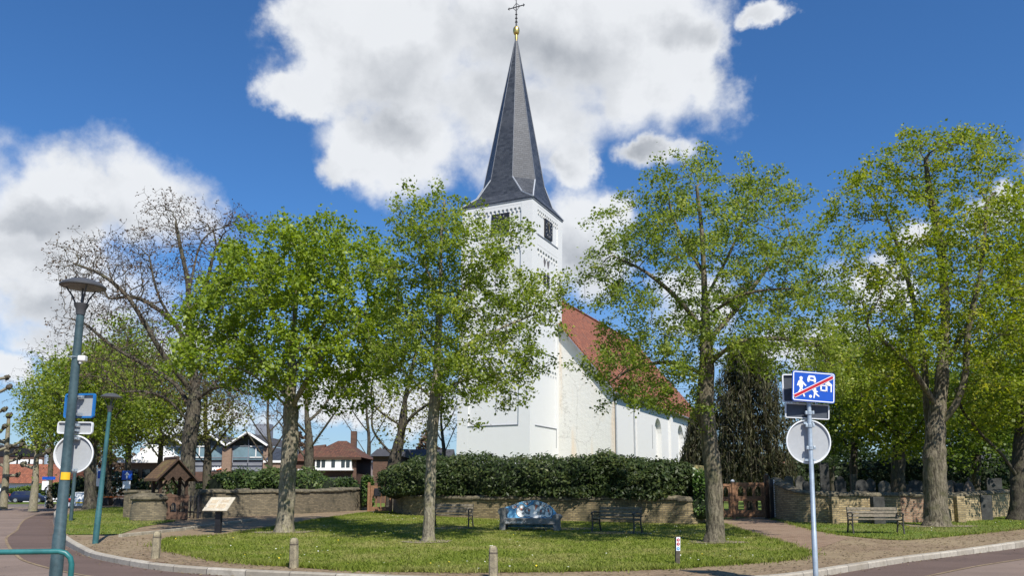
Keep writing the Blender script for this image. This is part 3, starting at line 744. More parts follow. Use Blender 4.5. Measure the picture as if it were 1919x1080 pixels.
# side wall with arched recesses between flat pilasters
def sp_(v, z, d): return L(NU1 + d, v, z, False)
class SB(NB):
    def sprism(s, poly, d0, d1):
        A = [sp_(v, z, d0) for v, z in poly]; B = [sp_(v, z, d1) for v, z in poly]
        s.face(B); s.face(A[::-1])
        for i in range(len(A)):
            j = (i + 1) % len(A); s.face([A[i], A[j], B[j], B[i]])
sw = SB(); sw.ubox(NU0, NU1 - 0.45, NV0 + .6, NV1, -.5, ZE); sw.ubox(NU1 - .45, NU1 - .004, NV0 + .6, NV0 + 0.62, -.5, ZE)
WIN = [(NV0 + 13.4, 2.4), (NV0 + 22.2, 2.4), (NV0 + 30, 2.4)]
vprev = NV0 + .6
for vc, hw in WIN:
    hw = hw / 2; z0, zs = 1.4, 6.6
    sw.sprism([(vprev, -.5), (vc - hw, -.5), (vc - hw, ZE), (vprev, ZE)], -.45, 0)
    sw.sprism([(vc - hw, -.5), (vc + hw, -.5), (vc + hw, z0), (vc - hw, z0)], -.45, 0)
    arc = [(vc - hw * math.cos(k * math.pi / 10), zs + hw * 1.15 * math.sin(k * math.pi / 10)) for k in range(11)]
    sw.sprism([(vc - hw, ZE)] + arc + [(vc + hw, ZE)], -.45, 0)
    vprev = vc + hw
sw.sprism([(vprev, -.5), (NV1, -.5), (NV1, ZE), (vprev, ZE)], -.45, 0)
sw.build('nave_wall', M_nave, church, world=True)
for v in (NV0 + 5.8, NV0 + 17.4, NV0 + 26):
    pz = SB(); pz.sprism([(v, -.5), (v + .9, -.5), (v + .9, 8.2), (v, 8.9)], 0.0, .22)
    pz.build('pilaster', M_nave, church, world=True)
sv = SB(); sv.sprism([(NV0 + 11.3, 5.0), (NV0 + 11.38, 5.0), (NV0 + 11.38, 7.2), (NV0 + 11.3, 7.2)], 0, .01); sv.build('wall_anchor', M_iron, church, world=True)
dp = NB(); dp.tube([L(NU1 + .12, NV0 + .35, -.4, False), L(NU1 + .12, NV0 + .35, ZE - .1, False), L(NU1 + .42, NV0 + .5, ZE + .12, False)], .06, 8)
dp.build('downpipe', plain('zinc_pipe', (0.33, 0.35, 0.37), .5, .15, 4), church, world=True, smooth=True); dp = NB(); dp.tube([L(NU1 + .12, NV0 + 5.4, -.4, False), L(NU1 + .12, NV0 + 5.4, ZE - .1, False)], .05, 8)
dp.build('downpipe', MATS['zinc_pipe'], church, world=True, smooth=True)
# roof: two slabs, verge boards and gutter
slope = Vector((NU1 - UC, 0, ZE - ZR)); sl_len = slope.length
for sgn, nm in ((1, 'roof'), (-1, 'roof')):
    rb = NB(); OVH = .55; kx = OVH / sl_len
    pu, pz_ = UC + ((NU1 if sgn > 0 else NU0) - UC) * (1 + (kx if sgn > 0 else 0)), ZR + (ZE - ZR) * (1 + (kx if sgn > 0 else 0))
    v0, v1 = NV0 - .12, NV1 + .4; T = .16
    q = [L(UC, v0, ZR + T, False), L(pu, v0, pz_ + T, False), L(pu, v1, pz_ + T, False), L(UC, v1, ZR + T, False)]
    q2 = [p - ez * T * 1.2 for p in q]
    if sgn > 0: rb.face(q); rb.face(q2[::-1])
    else: rb.face(q[::-1]); rb.face(q2)
    for i in range(4): rb.face([q[i], q2[i], q2[(i + 1) % 4], q[(i + 1) % 4]])
    ro = rb.build('roof', M_rooftile, church, world=True)
    vb = NB(); a, b = L(UC, v0 - .03, ZR - .1, False), L(pu, v0 - .03, pz_ - .1, False)
    vb.bar(a, b, .10, .52, up=ey); v_ = vb.build('verge_board', M_leaddark, ro); v_.data.transform(church.matrix_basis.inverted())
    gt = NB(); gt.tube([L(pu + sgn * .05, v0, pz_ - .04, False), L(pu + sgn * .05, v1, pz_ - .04, False)], .10, 8); g_ = gt.build('gutter', M_leaddark, ro); g_.data.transform(church.matrix_basis.inverted())
rt = NB(); rt.tube([L(UC, NV0 - .12, ZR + .2, False), L(UC, NV1 + .4, ZR + .2, False)], .14, 8); rt.build('ridge_tiles', M_rooftile, church, world=True, smooth=True)

# ------------------------------------------------------------------ churchyard walls
def brick_wall(name, pts, hs, thick, label, m=None, jag=0.03, group=None):
    """pts: 2D line as seen from the camera side, hs: heights; wall body, coping stones"""
    p0 = Vector((pts[0][0], pts[0][1], 0)); root = empty(name, (p0.x, p0.y, hgt(p0.y)), 0, label, 'wall', group)
    P_ = smooth_path(pts, 6); H_ = []
    for i in range(len(pts) - 1):
        for k in range(6): H_.append(hs[i] + (hs[i + 1] - hs[i]) * k / 6)
    H_.append(hs[-1])
    bk = offset_path(P_, -thick); b = MB(); u = 0; rows = []; uvs = []; us = []
    for i, (a, c) in enumerate(zip(P_, bk)):
        if i: u += (Vector(P_[i]) - Vector(P_[i - 1])).length
        z = hgt(a[1]); h = H_[i]; us.append(u)
        bat = 0.05
        a0 = Vector(a) + (Vector(a) - Vector(c)).normalized() * bat
        rows.append([(a0.x, a0.y, z - .15), (a[0], a[1], z + h), (c[0], c[1], z + h), (c[0], c[1], z - .15)])
        uvs.append([(u, z - .15), (u, z + h), (u, z + h + thick), (u, z + 2 * h + thick)])
    b.grid(rows, uvs=uvs); b.face(rows[0]); b.face(rows[-1][::-1])
    b.build('wall_body', m or M_wall, root, world=True, weld=False)
    cp = MB(); L_ = us[-1]; n = max(2, int(L_ / 0.62)); lr = random.Random(len(pts) * 31 + int(L_ * 10))
    def at(uu):
        uu = min(max(uu, 0), L_ - 1e-4); i = max(j for j in range(len(us)) if us[j] <= uu); i = min(i, len(us) - 2)
        f = (uu - us[i]) / (us[i + 1] - us[i]); A = Vector(P_[i]).lerp(Vector(P_[i + 1]), f); B = Vector(bk[i]).lerp(Vector(bk[i + 1]), f)
        return A, B, hgt(A.y) + H_[i] + (H_[i + 1] - H_[i]) * f
    for k in range(n):
        u0, u1 = L_ * k / n + .008, L_ * (k + 1) / n - .008; dz = lr.uniform(-jag, jag); t1 = lr.uniform(.09, .14); rr = []
        for uu in (u0, (u0 + u1) / 2, u1):
            A, B, z = at(uu); d = (A - B).normalized(); A2 = A + d * lr.uniform(.05, .10); B2 = B - d * .07; M_ = (A2 + B2) / 2; z += dz - .01
            q1 = A2.lerp(M_, .45)
            q2 = B2.lerp(M_, .45)
            rr.append([(A2.x, A2.y, z), (A2.x, A2.y, z + t1 * .55), (q1.x, q1.y, z + t1 * 1.25), (M_.x, M_.y, z + t1 * 1.5), (q2.x, q2.y, z + t1 * 1.25), (B2.x, B2.y, z + t1 * .55), (B2.x, B2.y, z)])
        cp.grid(rr); cp.face(rr[0][::-1]); cp.face(rr[-1])
    cp.build('coping', M_coping, root, world=True, weld=False)
    return root
def px_wall(px): return [xy(G(x, y)) for x, y in px]
WL = px_wall([(372, 972), (440, 969), (520, 966), (600, 962), (688, 956.5)])
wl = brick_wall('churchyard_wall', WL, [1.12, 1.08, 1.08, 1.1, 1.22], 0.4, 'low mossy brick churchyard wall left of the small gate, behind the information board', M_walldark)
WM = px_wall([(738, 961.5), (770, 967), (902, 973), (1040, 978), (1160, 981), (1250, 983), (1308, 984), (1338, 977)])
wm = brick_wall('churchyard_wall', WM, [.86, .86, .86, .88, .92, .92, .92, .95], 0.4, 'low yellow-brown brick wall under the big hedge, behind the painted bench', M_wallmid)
WR = px_wall([(1449, 972), (1466, 977), (1500, 980.5), (1560, 982), (1640, 982), (1690, 981.5)])
wr = brick_wall('churchyard_wall', WR, [1.62, 1.40, 1.15, 1.08, 1.06, 1.06], 0.42, 'yellow brick wall sweeping down from the double gate, behind the right bench', jag=.02)
WR2 = px_wall([(1690.5, 981), (1735, 981.3)]); wr2 = brick_wall('churchyard_wall', WR2, [1.06, 1.06], 0.42, 'short reddish brick stretch of wall left of the thick linden trunk', M_wallred, .02)
WR3 = px_wall([(1736, 981), (1790, 979), (1842, 976.5)]); wr3 = brick_wall('churchyard_wall', WR3, [1.06, 1.05, 1.05], 0.42, 'yellow brick wall just right of the thick linden trunk', None, .02)
WR4 = px_wall([(1843, 974.5), (1919, 965.5), (2060, 957)]); wr4 = brick_wall('churchyard_wall', WR4, [1.08, 1.08, 1.08], 0.42, 'set back stretch of yellow brick wall at the right edge', None, .02)
# piers on the right wall (each belongs to its wall)
for w_, px, py, wd, m in ((wr, 1648, 984, .46, M_graved), (wr, 1566, 983.5, .30, M_wall), (wr3, 1802, 981, .34, M_wall), (wr4, 1849, 976.5, .5, M_graved)):
    q = G(px, py); b = MB(); b.box((q.x, q.y + .05, q.z + .48), (wd, .28, 1.15), rz=R(4)); b.build('pier', m, w_, world=True, bevel=.02)
# squat round end of the left wall beside the lychgate
q = G(262, 979); rp = empty('stone_pier', q, 0, 'squat round brick pier with stone slab top beside the lychgate', 'wall pier')
b = MB()
def ringp(rx, ry, z, k=22, ph=0): return [(q.x + rx * math.cos(2 * math.pi * i / k), q.y + .9 + ry * math.sin(2 * math.pi * i / k), q.z + z) for i in range(k)]
rws = [ringp(.80, .7, -.1), ringp(.78, .68, .35), ringp(.72, .64, .90)]
uvr = [[(i * .26, z) for i in range(23)] for z in (0, .45, 1.1)]
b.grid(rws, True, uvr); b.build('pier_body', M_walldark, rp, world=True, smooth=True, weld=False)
b = MB(); b.grid([ringp(.78, .70, .86), ringp(.82, .74, .92), ringp(.80, .72, 1.02), ringp(.55, .5, 1.14), ringp(.02, .02, 1.17)], True); b.build('slab', M_coping, rp, world=True, smooth=True)
q2 = G(228, 972); b = MB(); sl2 = empty('wall_stub', q2, 0, 'low curved stub of mossy wall left of the round pier', 'wall')
b = MB()
for i in range(7):
    a = R(-30 + 28 * i); b.box((q2.x + .55 + .9 * math.sin(a) * .7, q2.y + .9 - .7 * math.cos(a), q2.z + .52), (.5, .36, 1.15 + .05 * math.sin(i * 2.3)), rz=a)
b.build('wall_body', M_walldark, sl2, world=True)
b = MB()
for i in range(7):
    a = R(-30 + 28 * i); b.box((q2.x + .55 + .9 * math.sin(a) * .7, q2.y + .9 - .7 * math.cos(a), q2.z + 1.16 + .03 * math.sin(i * 2.3)), (.54, .46, .12), rz=a + .06)
b.build('coping', M_coping, sl2, world=True, bevel=.03)

# ------------------------------------------------------------------ gates
def pointed(cx, z0, w_, h_, n=6):
    """pointed (gothic) opening, counter-clockwise"""
    zs = z0 + h_ - w_ * .85; p = [(cx - w_ / 2, z0), (cx + w_ / 2, z0), (cx + w_ / 2, zs)]
    for k in range(1, n): a = k / n; p.append((cx + w_ / 2 * (1 - a ** 1.6), zs + w_ * .85 * math.sin(a * math.pi / 2)))
    p.append((cx, z0 + h_))
    for k in range(n - 1, 0, -1): a = k / n; p.append((cx - w_ / 2 * (1 - a ** 1.6), zs + w_ * .85 * math.sin(a * math.pi / 2)))
    p.append((cx - w_ / 2, zs)); return p
def panel_with_holes(mb, x0, x1, z0, z1, holes, d):
    """board in the xz plane with openings cut through"""
    bm = bmesh.new(); 
    def loop(pts):
        vs = [bm.verts.new((x, 0, z)) for x, z in pts]; return [bm.edges.new((vs[i], vs[(i + 1) % len(vs)])) for i in range(len(vs))]
    es = loop([(x0, z0), (x1, z0), (x1, z1), (x0, z1)])
    for h_ in holes: es += loop(h_)
    bmesh.ops.triangle_fill(bm, use_beauty=True, use_dissolve=False, edges=es)
    for f in bm.faces:
        p = [v.co.copy() for v in f.verts]; mb.face([q for q in p]); mb.face([q + Vector((0, d, 0)) for q in reversed(p)])
    for loop_ in [[(x0, z0), (x1, z0), (x1, z1), (x0, z1)]] + holes:
        for i in range(len(loop_)):
            a, c = loop_[i], loop_[(i + 1) % len(loop_)]; mb.face([(a[0], 0, a[1]), (c[0], 0, c[1]), (c[0], d, c[1]), (a[0], d, a[1])])
    bm.free()
def gate_leaf(parent, x0, x1, h_, n, tiers):
    m = MB(); zz = .12; w_ = x1 - x0; holes = []
    for (z0, hh) in tiers:
        cw = (w_ - .16) / n
        for i in range(n): holes.append(pointed(x0 + .08 + cw * (i + .5), z0, cw * .66, hh))
    panel_with_holes(m, x0, x1, .06, h_, holes, .05)
    leaf = m.build('gate_leaf', M_wood, parent)
    m = MB()
    for z in (.16, h_ * .52, h_ - .06): m.box(((x0 + x1) / 2, -.012, z), (w_ - .01, .03, .10))
    for x in (x0 + .05, x1 - .05): m.box((x, -.016, h_ / 2 + .03), (.09, .03, h_ - .1))
    m.build('frame', M_wood, leaf, bevel=.006)
    return leaf
q = P(1376, 974, 35.6); z0 = hgt(35.6)
dg = empty('double_gate', (q.x, 35.6, z0), R(2), 'brown wooden double gate with two rows of pointed arch openings', 'gate')
gate_leaf(dg, .07, 1.40, 1.58, 3, ((.36, .50), (.98, .44)))
gate_leaf(dg, -1.25, -.07, 1.52, 3, ((.36, .48), (.95, .44)))
b = MB(); b.box((0, .0, .80), (.13, .11, 1.60)); b.build('meeting_post', M_wood, dg, bevel=.01)
b = MB(); b.lathe([(.09, 0), (.10, .04), (.05, .10), (.0, .12)], (0, 0, 1.6), 10); b.build('post_cap', M_lead, dg, smooth=True)
b = MB(); b.box((1.52, .05, .95), (.18, .20, 1.95)); b.build('gate_post', M_wooddark, dg, bevel=.01)
b = MB(); b.box((-1.36, .05, .85), (.18, .20, 1.75)); b.build('gate_post', M_wooddark, dg, bevel=.01)
q = P(1436, 908, 36.6); ap_ = empty('stone_post', (1.0 * q.x + .05, 36.6, hgt(36.6)), R(8), 'rough stone post with small pointed top behind the double gate', 'post')
b = MB(); b.box((0, 0, .75), (.24, .22, 1.6)); b.build('shaft', M_stone, ap_, bevel=.03)
b = MB(); b.prism([(-.14, 0), (.14, 0), (.10, .28), (0, .42), (-.10, .28)], (0, .09, 1.55), (1, 0, 0), (0, 0, 1), .18); b.build('finial', M_stone, ap_)
# serrated metal post
q = G(1446, 974); zp = empty('serrated_post', (q.x - .03, q.y - .25, q.z), 0, 'dark slim post with white zigzag edge right of the double gate', 'post')
b = MB(); b.box((0, 0, .85), (.16, .12, 1.75)); b.build('shaft', M_black, zp)
b = MB()
for i in range(17): b.prism([(0, 0), (.07, .045), (0, .09)], (.085, -.065, .1 + .095 * i), (1, 0, 0), (0, 0, 1), -.02)
b.build('zigzag_strip', M_alulight, zp)
# small gate on the left
q = P(712, 956, 43.0); lg = empty('small_gate', (q.x, 43.0, .45), R(-6), 'narrow brown wooden gate with pointed openings and a black box', 'gate')
m = MB(); panel_with_holes(m, -.52, .52, .08, 1.42, [pointed(x, .30, .20, .62) for x in (-.33, -.08, .17, .40)] + [pointed(x, 1.0, .16, .32) for x in (.18, .40)], .06); lf = m.build('gate_leaf', M_wood, lg)
m = MB(); m.box((-.12, -.05, 1.06), (.38, .10, .44)); m.build('letter_box', M_black, lg, bevel=.04)
for x in (-.60, .60): m = MB(); m.box((x, 0, .78), (.13, .13, 1.62)); m.build('gate_post', M_wood, lg, bevel=.01)

# ------------------------------------------------------------------ lychgate
q = G(322, 976); ly = empty('lychgate', (q.x, q.y, q.z), R(42), 'small roofed wooden lychgate with brown tiles beside the old bare tree', 'lychgate'); ly.scale = (.76, .76, .84)
for x in (-.72, .72):
    for y in (.0, 1.1): m = MB(); m.box((x, y, 1.05), (.16, .16, 2.2)); m.build('post', M_wooddark, ly, bevel=.01)
m = MB()
for y in (0, 1.1): m.box((0, y, 2.1), (1.9, .14, .14)); m.bar((-.72, y, 1.55), (-.3, y, 2.08), .09, .09); m.bar((.72, y, 1.55), (.3, y, 2.08), .09, .09)
for x in (-.72, .72): m.box((x, .55, 2.12), (.14, 1.7, .14)); m.bar((x, 0, 1.1), (x, 1.1, .9), .08, .08); m.box((x, .55, .62), (.08, 1.0, .12))
m.build('beam', M_wooddark, ly)
m = MB()
for sgn in (-1, 1):
    a = [(sgn * 1.12, -.45, 1.95), (0, -.45, 3.0), (0, 1.55, 3.0), (sgn * 1.12, 1.55, 1.95)]; a2 = [(x, y, z + .13) for x, y, z in a]
    m.face(a); m.face(a2[::-1])
    for i in range(4): m.face([a[i], a[(i + 1) % 4], a2[(i + 1) % 4], a2[i]])
M_lytile = brick('mossy_roof_tiles', (0.10, 0.055, 0.026), (0.17, 0.098, 0.042), (0.06, 0.04, 0.025), 0.2, 0.16, 0.015, 0.7, 0.9, 0.6, (0.17, 0.14, 0.045), offs=.5)
rf_ = m.build('roof', M_lytile, ly)
m = MB()
for sgn in (-1, 1): m.bar((sgn * 1.16, -.5, 1.94), (0, -.5, 3.06), .06, .20, up=(0, 1, 0))
m.tube([(0, -.5, 3.12), (0, 1.58, 3.12)], .1, 8)
m.build('bargeboard', M_wooddark, rf_)
m = MB()
p = [(-.95, 0), (-.7, .05), (-.45, -.18), (-.2, .1), (0, -.12), (.2, .1), (.45, -.18), (.7, .05), (.95, 0), (0, .85)]
m.prism(p, (0, -.42, 2.1), (1, 0, 0), (0, 0, 1), -.04); m.build('gable_board', M_wooddark, ly)
fl = empty('low_gate', (q.x + .05, q.y - .45, q.z), R(18), 'low brown wooden gate with arched cut-outs in front of the lychgate', 'gate')
m = MB(); panel_with_holes(m, -.75, .75, .05, .98, [pointed(x, .35, .24, .40) for x in (-.5, -.17, .17, .5)], .06); m.build('gate_leaf', plain('dull_brown_wood', (0.105, 0.058, 0.036), .8, .3, 10), fl)
m = MB(); m.prism([(-.78, .96), (.78, .96), (.72, 1.1), (.35, 1.02), (0, 1.14), (-.35, 1.02), (-.72, 1.1)], (0, .07, 0), (1, 0, 0), (0, 0, 1), .08); m.build('top_rail', MATS['dull_brown_wood'], fl)
# railing round the old tree
q = G(352, 971); tr_ = empty('tree_railing', (q.x, q.y, q.z), 0, 'black iron railing around the foot of the old bare tree', 'railing')
m = MB(); bars = []
rr = [(-.85, -.75), (.75, -.75), (.75, .65), (-.85, .65)]
for i in range(4):
    a, c = Vector(rr[i]), Vector(rr[(i + 1) % 4])
    for z in (.25, .92): m.bar((a.x, a.y, z), (c.x, c.y, z), .03, .04)
    for k in range(9): p = a.lerp(c, k / 9); m.box((p.x, p.y, .5), (.03 if k else .06, .03 if k else .06, 1.05))
m.build('bars', M_iron, tr_)

# ------------------------------------------------------------------ gravestones
def gravestone(px, pyt, pyb_h, wpx, Y, style, m, label, lean=0.0):
    t_ = P(px, pyt, Y); g = hgt(Y); H = t_.z - g; w_ = wpx * mpp(Y); x0 = t_.x
    o = empty('gravestone', (x0, Y, g), R(rnd.uniform(-12, 12)), label, 'gravestone')
    h2 = w_ / 2
    if style == 'round': pr = [(-h2, 0), (h2, 0), (h2, H - h2)] + [(h2 * math.cos(k * math.pi / 10), H - h2 + h2 * math.sin(k * math.pi / 10)) for k in range(1, 10)] + [(-h2, H - h2)]
    elif style == 'point': pr = [(-h2, 0), (h2, 0), (h2, H - w_ * .55), (h2 * .55, H - w_ * .16), (0, H), (-h2 * .55, H - w_ * .16), (-h2, H - w_ * .55)]
    elif style == 'shoulder': pr = [(-h2, 0), (h2, 0), (h2, H * .86), (h2 * .7, H * .86), (h2 * .62, H * .95), (0, H), (-h2 * .62, H * .95), (-h2 * .7, H * .86), (-h2, H * .86)]
    elif style == 'ogee': pr = [(-h2, 0), (h2, 0), (h2 * .98, H * .45), (h2 * .92, H * .62), (h2 * .75, H * .76), (h2 * .45, H * .87), (h2 * .15, H * .93), (0, H * .94), (-h2 * .15, H * .93), (-h2 * .45, H * .87), (-h2 * .75, H * .76), (-h2 * .92, H * .62), (-h2 * .98, H * .45)]
    else: pr = [(-h2, 0), (h2, 0), (h2, H), (-h2, H)]
    b = MB(); b.prism(pr, (0, .09, 0), (1, 0, 0), (0, 0, 1), .18); b.build('slab', m, o, bevel=.015)
    b = MB(); b.box((0, 0, .08), (w_ * 1.25, .42, .34)); b.build('plinth', m, o, bevel=.02)
    if style == 'ogee':
        b = MB(); b.box((0, 0, H * .985), (.05, .05, H * .11)); b.box((0, 0, H * 1.0), (.15, .05, .045)); b.build('small_cross', m, o)
    o.rotation_euler.y = R(lean)
    return o
for a in ((1478, 893, 0, 15, 41, 'round', M_grave, 'round topped grey gravestone left of the right sign pole, leftmost of its row'),
          (1499, 892, 0, 17, 42, 'point', M_grave, 'grey pointed gravestone just left of the right sign pole'),
          (1511, 903, 0, 13, 40.5, 'round', M_graved, 'low dark gravestone close against the right sign pole'),
          (1544, 868, 0, 16, 44, 'flat', M_graved, 'tall dark narrow gravestone slab just right of the sign pole'),
          (1574, 893, 0, 20, 42, 'shoulder', M_graved, 'dark shouldered gravestone, second right of the sign pole'),
          (1600, 890, 0, 10, 48, 'flat', M_grave, 'slim grey gravestone between two dark ones'),
          (1614, 900, 0, 22, 41, 'round', M_graved, 'broad dark round headed gravestone left of the right bench'),
          (1631, 897, 0, 17, 43, 'point', M_graved, 'dark pointed gravestone above the left end of the right bench'),
          (1657, 902, 0, 20, 40, 'round', M_grave, 'rounded grey gravestone lit by sun above the right bench'),
          (1676, 905, 0, 14, 44, 'flat', M_grave, 'tilted grey gravestone beside the churchyard tree trunk'),
          (1716, 900, 0, 34, 41, 'shoulder', M_graved, 'very broad dark gravestone left of the thick linden trunk'),
          (1782, 901, 0, 16, 43, 'round', M_graveb, 'brownish gravestone just right of the thick linden trunk'),
          (1796, 906, 0, 16, 41, 'flat', M_graved, 'low square dark gravestone left of the brown gravestone with cross'),
          (1815, 898, 0, 23, 40, 'ogee', M_graveb, 'brown gravestone with curved head and tiny cross on top'),
          (1862, 897, 0, 26, 46, 'flat', M_graved, 'wide dark gravestone block near the right edge')):
    gravestone(*a, lean=6 if 'tilted' in a[7] else 0)
ob = P(1300, 882, 40); yp = empty('mossy_stone', (ob.x, 39.2, hgt(39)), R(10), 'yellowish mossy stone pillar behind the right end of the hedge', 'stone')
b = MB(); b.box((0, 0, .8), (.75, .5, 2.55)); b.prism([(-.42, 0), (.42, 0), (.3, .3), (-.25, .36)], (0, .27, 2.05), (1, 0, 0), (0, 0, 1), .54); b.build('pillar', plain('yellow_lichen_stone', (0.30, 0.25, 0.11), .95, .35, 3, bump=.5), yp, bevel=.04)

# ------------------------------------------------------------------ benches
def bench(name, loc, rz, label, wide=1.62):
    o = empty(name, loc, rz, label, 'bench'); h2 = wide / 2
    m = MB()
    for i in range(5): m.box((0, -.18 + i * .088, .44 + .006 * (i - 2) ** 2 * .5), (wide - .06, .072, .035))
    m.build('seat', M_benchwood, o, bevel=.006)
    m = MB()
    for z, y in ((.55, .235), (.66, .265), (.77, .295)): m.box((0, y, z + .01), (wide - .06, .03, .092), rot=Matrix.Rotation(R(-15), 3, 'X'))
    m.build('backrest', M_benchwood, o, bevel=.006)
    for sx in (-1, 1):
        x = sx * (h2 - .04); m = MB()
        m.tube([(x, -.27, 0), (x, -.23, .22), (x, -.235, .44), (x, -.25, .63)], [.028, .025, .025, .024], 8)
        m.tube([(x, .34, 0), (x, .25, .24), (x, .23, .44), (x, .31, .84)], [.03, .026, .026, .022], 8)
        m.tube([(x, -.24, .42), (x, .24, .42)], .026, 8)
        m.tube([(x, -.30, .60), (x, -.25, .645), (x, -.1, .655), (x, .24, .64)], [.026, .028, .028, .022], 8)
        m.tube([(x, -.23, .22), (x, 0, .33), (x, .25, .24)], .016, 6)
        m.tube([(x, -.2, .55), (x, 0, .52), (x, .22, .58)], .014, 6)
        m.build('side_frame', M_benchmetal, o, smooth=True)
    return o
q = (G(1594, 1005) + G(1687, 1012)) / 2
bench('park_bench', (P(1642, 1000, 26.0).x, 26.0, hgt(26.0) + .02), R(-6), 'weathered wooden bench with iron sides, alone on the right verge', 1.62)
q = G(1160, 1001); bench('park_bench', (q.x - .06, q.y + .1, hgt(q.y) + .02), R(-36), 'dark iron and wood bench in dappled shade right of the painted bench', 1.6)
q = G(846, 991); bench('park_bench', (q.x, q.y + .2, hgt(q.y) + .02), R(-14), 'dark slatted bench half hidden behind the slim linden trunk', 1.5)

# painted concrete sofa bench
q = G(995, 997); sofa = empty('painted_bench', (q.x, q.y + .35, hgt(q.y) + .02), R(-9), 'concrete sofa bench with blue back painted with white birds', 'bench'); sofa.scale = (.86,) * 3
SWID = 2.08; h2 = SWID / 2
m = MB()
m.box((0, -.05, .36), (SWID, .70, .24)); m.build('seat', M_concrete, sofa, bevel=.03)
def arm(sx):
    m = MB(); pr = [(-.14, 0), (.10, 0), (.12, .25), (.12, .62), (.17, .72), (.14, .84), (.02, .90), (-.12, .87), (-.20, .77), (-.17, .66), (-.12, .60), (-.11, .3)]
    if sx < 0: pass
    pr = [(x * (-1 if sx > 0 else 1), z) for x, z in pr]
    if sx > 0: pr = pr[::-1]
    hscale = 1.0
    m.prism([(x + sx * (h2 + .02), z * hscale) for x, z in pr], (0, .30, 0), (1, 0, 0), (0, 0, 1), .68)
    return m
arm(-1).build('armrest', M_concrete, sofa, bevel=.02); ra = arm(1); ra.v = [(x, y, z * .72) for x, y, z in ra.v]; ra.build('armrest', M_concrete, sofa, bevel=.02)
def top_z(x):   # arched back
    t = (x + h2) / SWID; return float(np.interp(t, [0, .12, .28, .45, .62, .8, .92, 1], [.90, .97, 1.10, 1.17, 1.17, 1.04, .86, .62]))
xs = [-h2 + SWID * i / 28 for i in range(29)]
def backy(x, z): return .20 + .14 * (z - .45) - .10 * abs(x / h2) ** 3
m = MB()
fr_ = [[(x, backy(x, .45 + (top_z(x) - .45) * k / 6), .45 + (top_z(x) - .45) * k / 6) for x in xs] for k in range(7)]
bk_ = [[(x, .42, top_z(x) * .99), ] for x in xs]
m.grid(fr_); m.grid([fr_[-1], [(x, .40 - .10 * abs(x / h2) ** 3, top_z(x) - .005) for x in xs], [(x, .46 - .10 * abs(x / h2) ** 3, .10) for x in xs]])
for e_ in (0, -1):
    x = xs[e_]; m.face([fr_[0][e_], fr_[-1][e_], (x, .40 - .10, top_z(x) - .005), (x, .46 - .10, .10)])
back = m.build('backrest', M_seatblue, sofa, smooth=True)
def decal(mb, cx, cz, rx, rz_, lift, ang=0, k=18, tri=None):
    pts = tri or [(rx * math.cos(2 * math.pi * i / k), rz_ * math.sin(2 * math.pi * i / k)) for i in range(k)]
    ca, sa = math.cos(ang), math.sin(ang); o_ = []
    for a, b in pts:
        x, z = cx + a * ca - b * sa, cz + a * sa + b * ca
        z = min(max(z, .47), top_z(x) - .012); o_.append((x, backy(x, z) - lift, z))
    mb.face(o_)
def bpx(px, py): return (px - 350) / (1700 - 350) * SWID - h2, .47 + (545 + (px - 350) * .04 - py) / 395 * .73
line, white, grey_, beak = MB(), MB(), MB(), MB()
for (px, py, rx, rz_, hx, hy, hr, bx, by) in ((560, 240, .16, .09, 572, 310, .075, 660, 330), (905, 190, .14, .10, 905, 230, .075, 935, 290), (770, 430, .15, .17, 775, 335, .10, 768, 385),
        (925, 440, .13, .15, 922, 415, .085, 1010, 395), (1140, 430, .30, .22, 1180, 270, .115, 1135, 400), (1385, 300, .11, .10, 1385, 310, .06, 1360, 330), (1330, 460, .11, .15, 1325, 440, .085, 1260, 425), (1470, 465, .13, .17, 1465, 400, .08, 1500, 470)):
    rx *= 1.3; rz_ *= 1.2; hr *= 1.2
    a, b_ = bpx(px, py); hx_, hz_ = bpx(hx, hy); tx, tz = bpx(bx, by)
    decal(line, a, b_, rx + .022, rz_ + .022, .003); decal(white, a, b_, rx, rz_, .006); decal(grey_, a + rx * .35, b_ - rz_ * .3, rx * .3, rz_ * .28, .008)
    decal(line, hx_, hz_, hr + .016, hr + .016, .010); decal(white if hr < .1 else grey_, hx_, hz_, hr, hr, .013); decal(grey_ if hr < .1 else white, hx_ + .01, hz_ + .012, hr * .55, hr * .5, .016)
    an = math.atan2(tz - hz_, tx - hx_); ln = math.hypot(tx - hx_, tz - hz_) + .03
    decal(beak, hx_, hz_, 0, 0, .020, an, tri=[(hr * .3, -hr * .42), (ln, 0), (hr * .3, hr * .42)])
for mb_, nm, mt in ((line, 'bird_outlines', M_birdline), (white, 'bird_bodies', M_birdwhite), (grey_, 'bird_shading_paint', M_birdgrey), (beak, 'bird_beaks', M_beak)):
    mb_.build(nm.replace('_shading', ''), mt, back, weld=False)
txt = bpy.data.curves.new('lettering', 'FONT'); txt.body = '"Zo, even zitten..."'; txt.size = .115; txt.extrude = .002
to = bpy.data.objects.new('lettering', txt); C.objects.link(to); to.data.materials.append(M_signwhite); to.parent = sofa
to.location = (-h2 + .06, -.403, .30); to.rotation_euler = (R(90), 0, 0)
bpy.context.view_layer.update(); me_ = bpy.data.meshes.new_from_object(to.evaluated_get(bpy.context.evaluated_depsgraph_get())); me_.transform(to.matrix_basis)
bpy.data.objects.remove(to); to = bpy.data.objects.new('lettering', me_); C.objects.link(to); to.parent = sofa

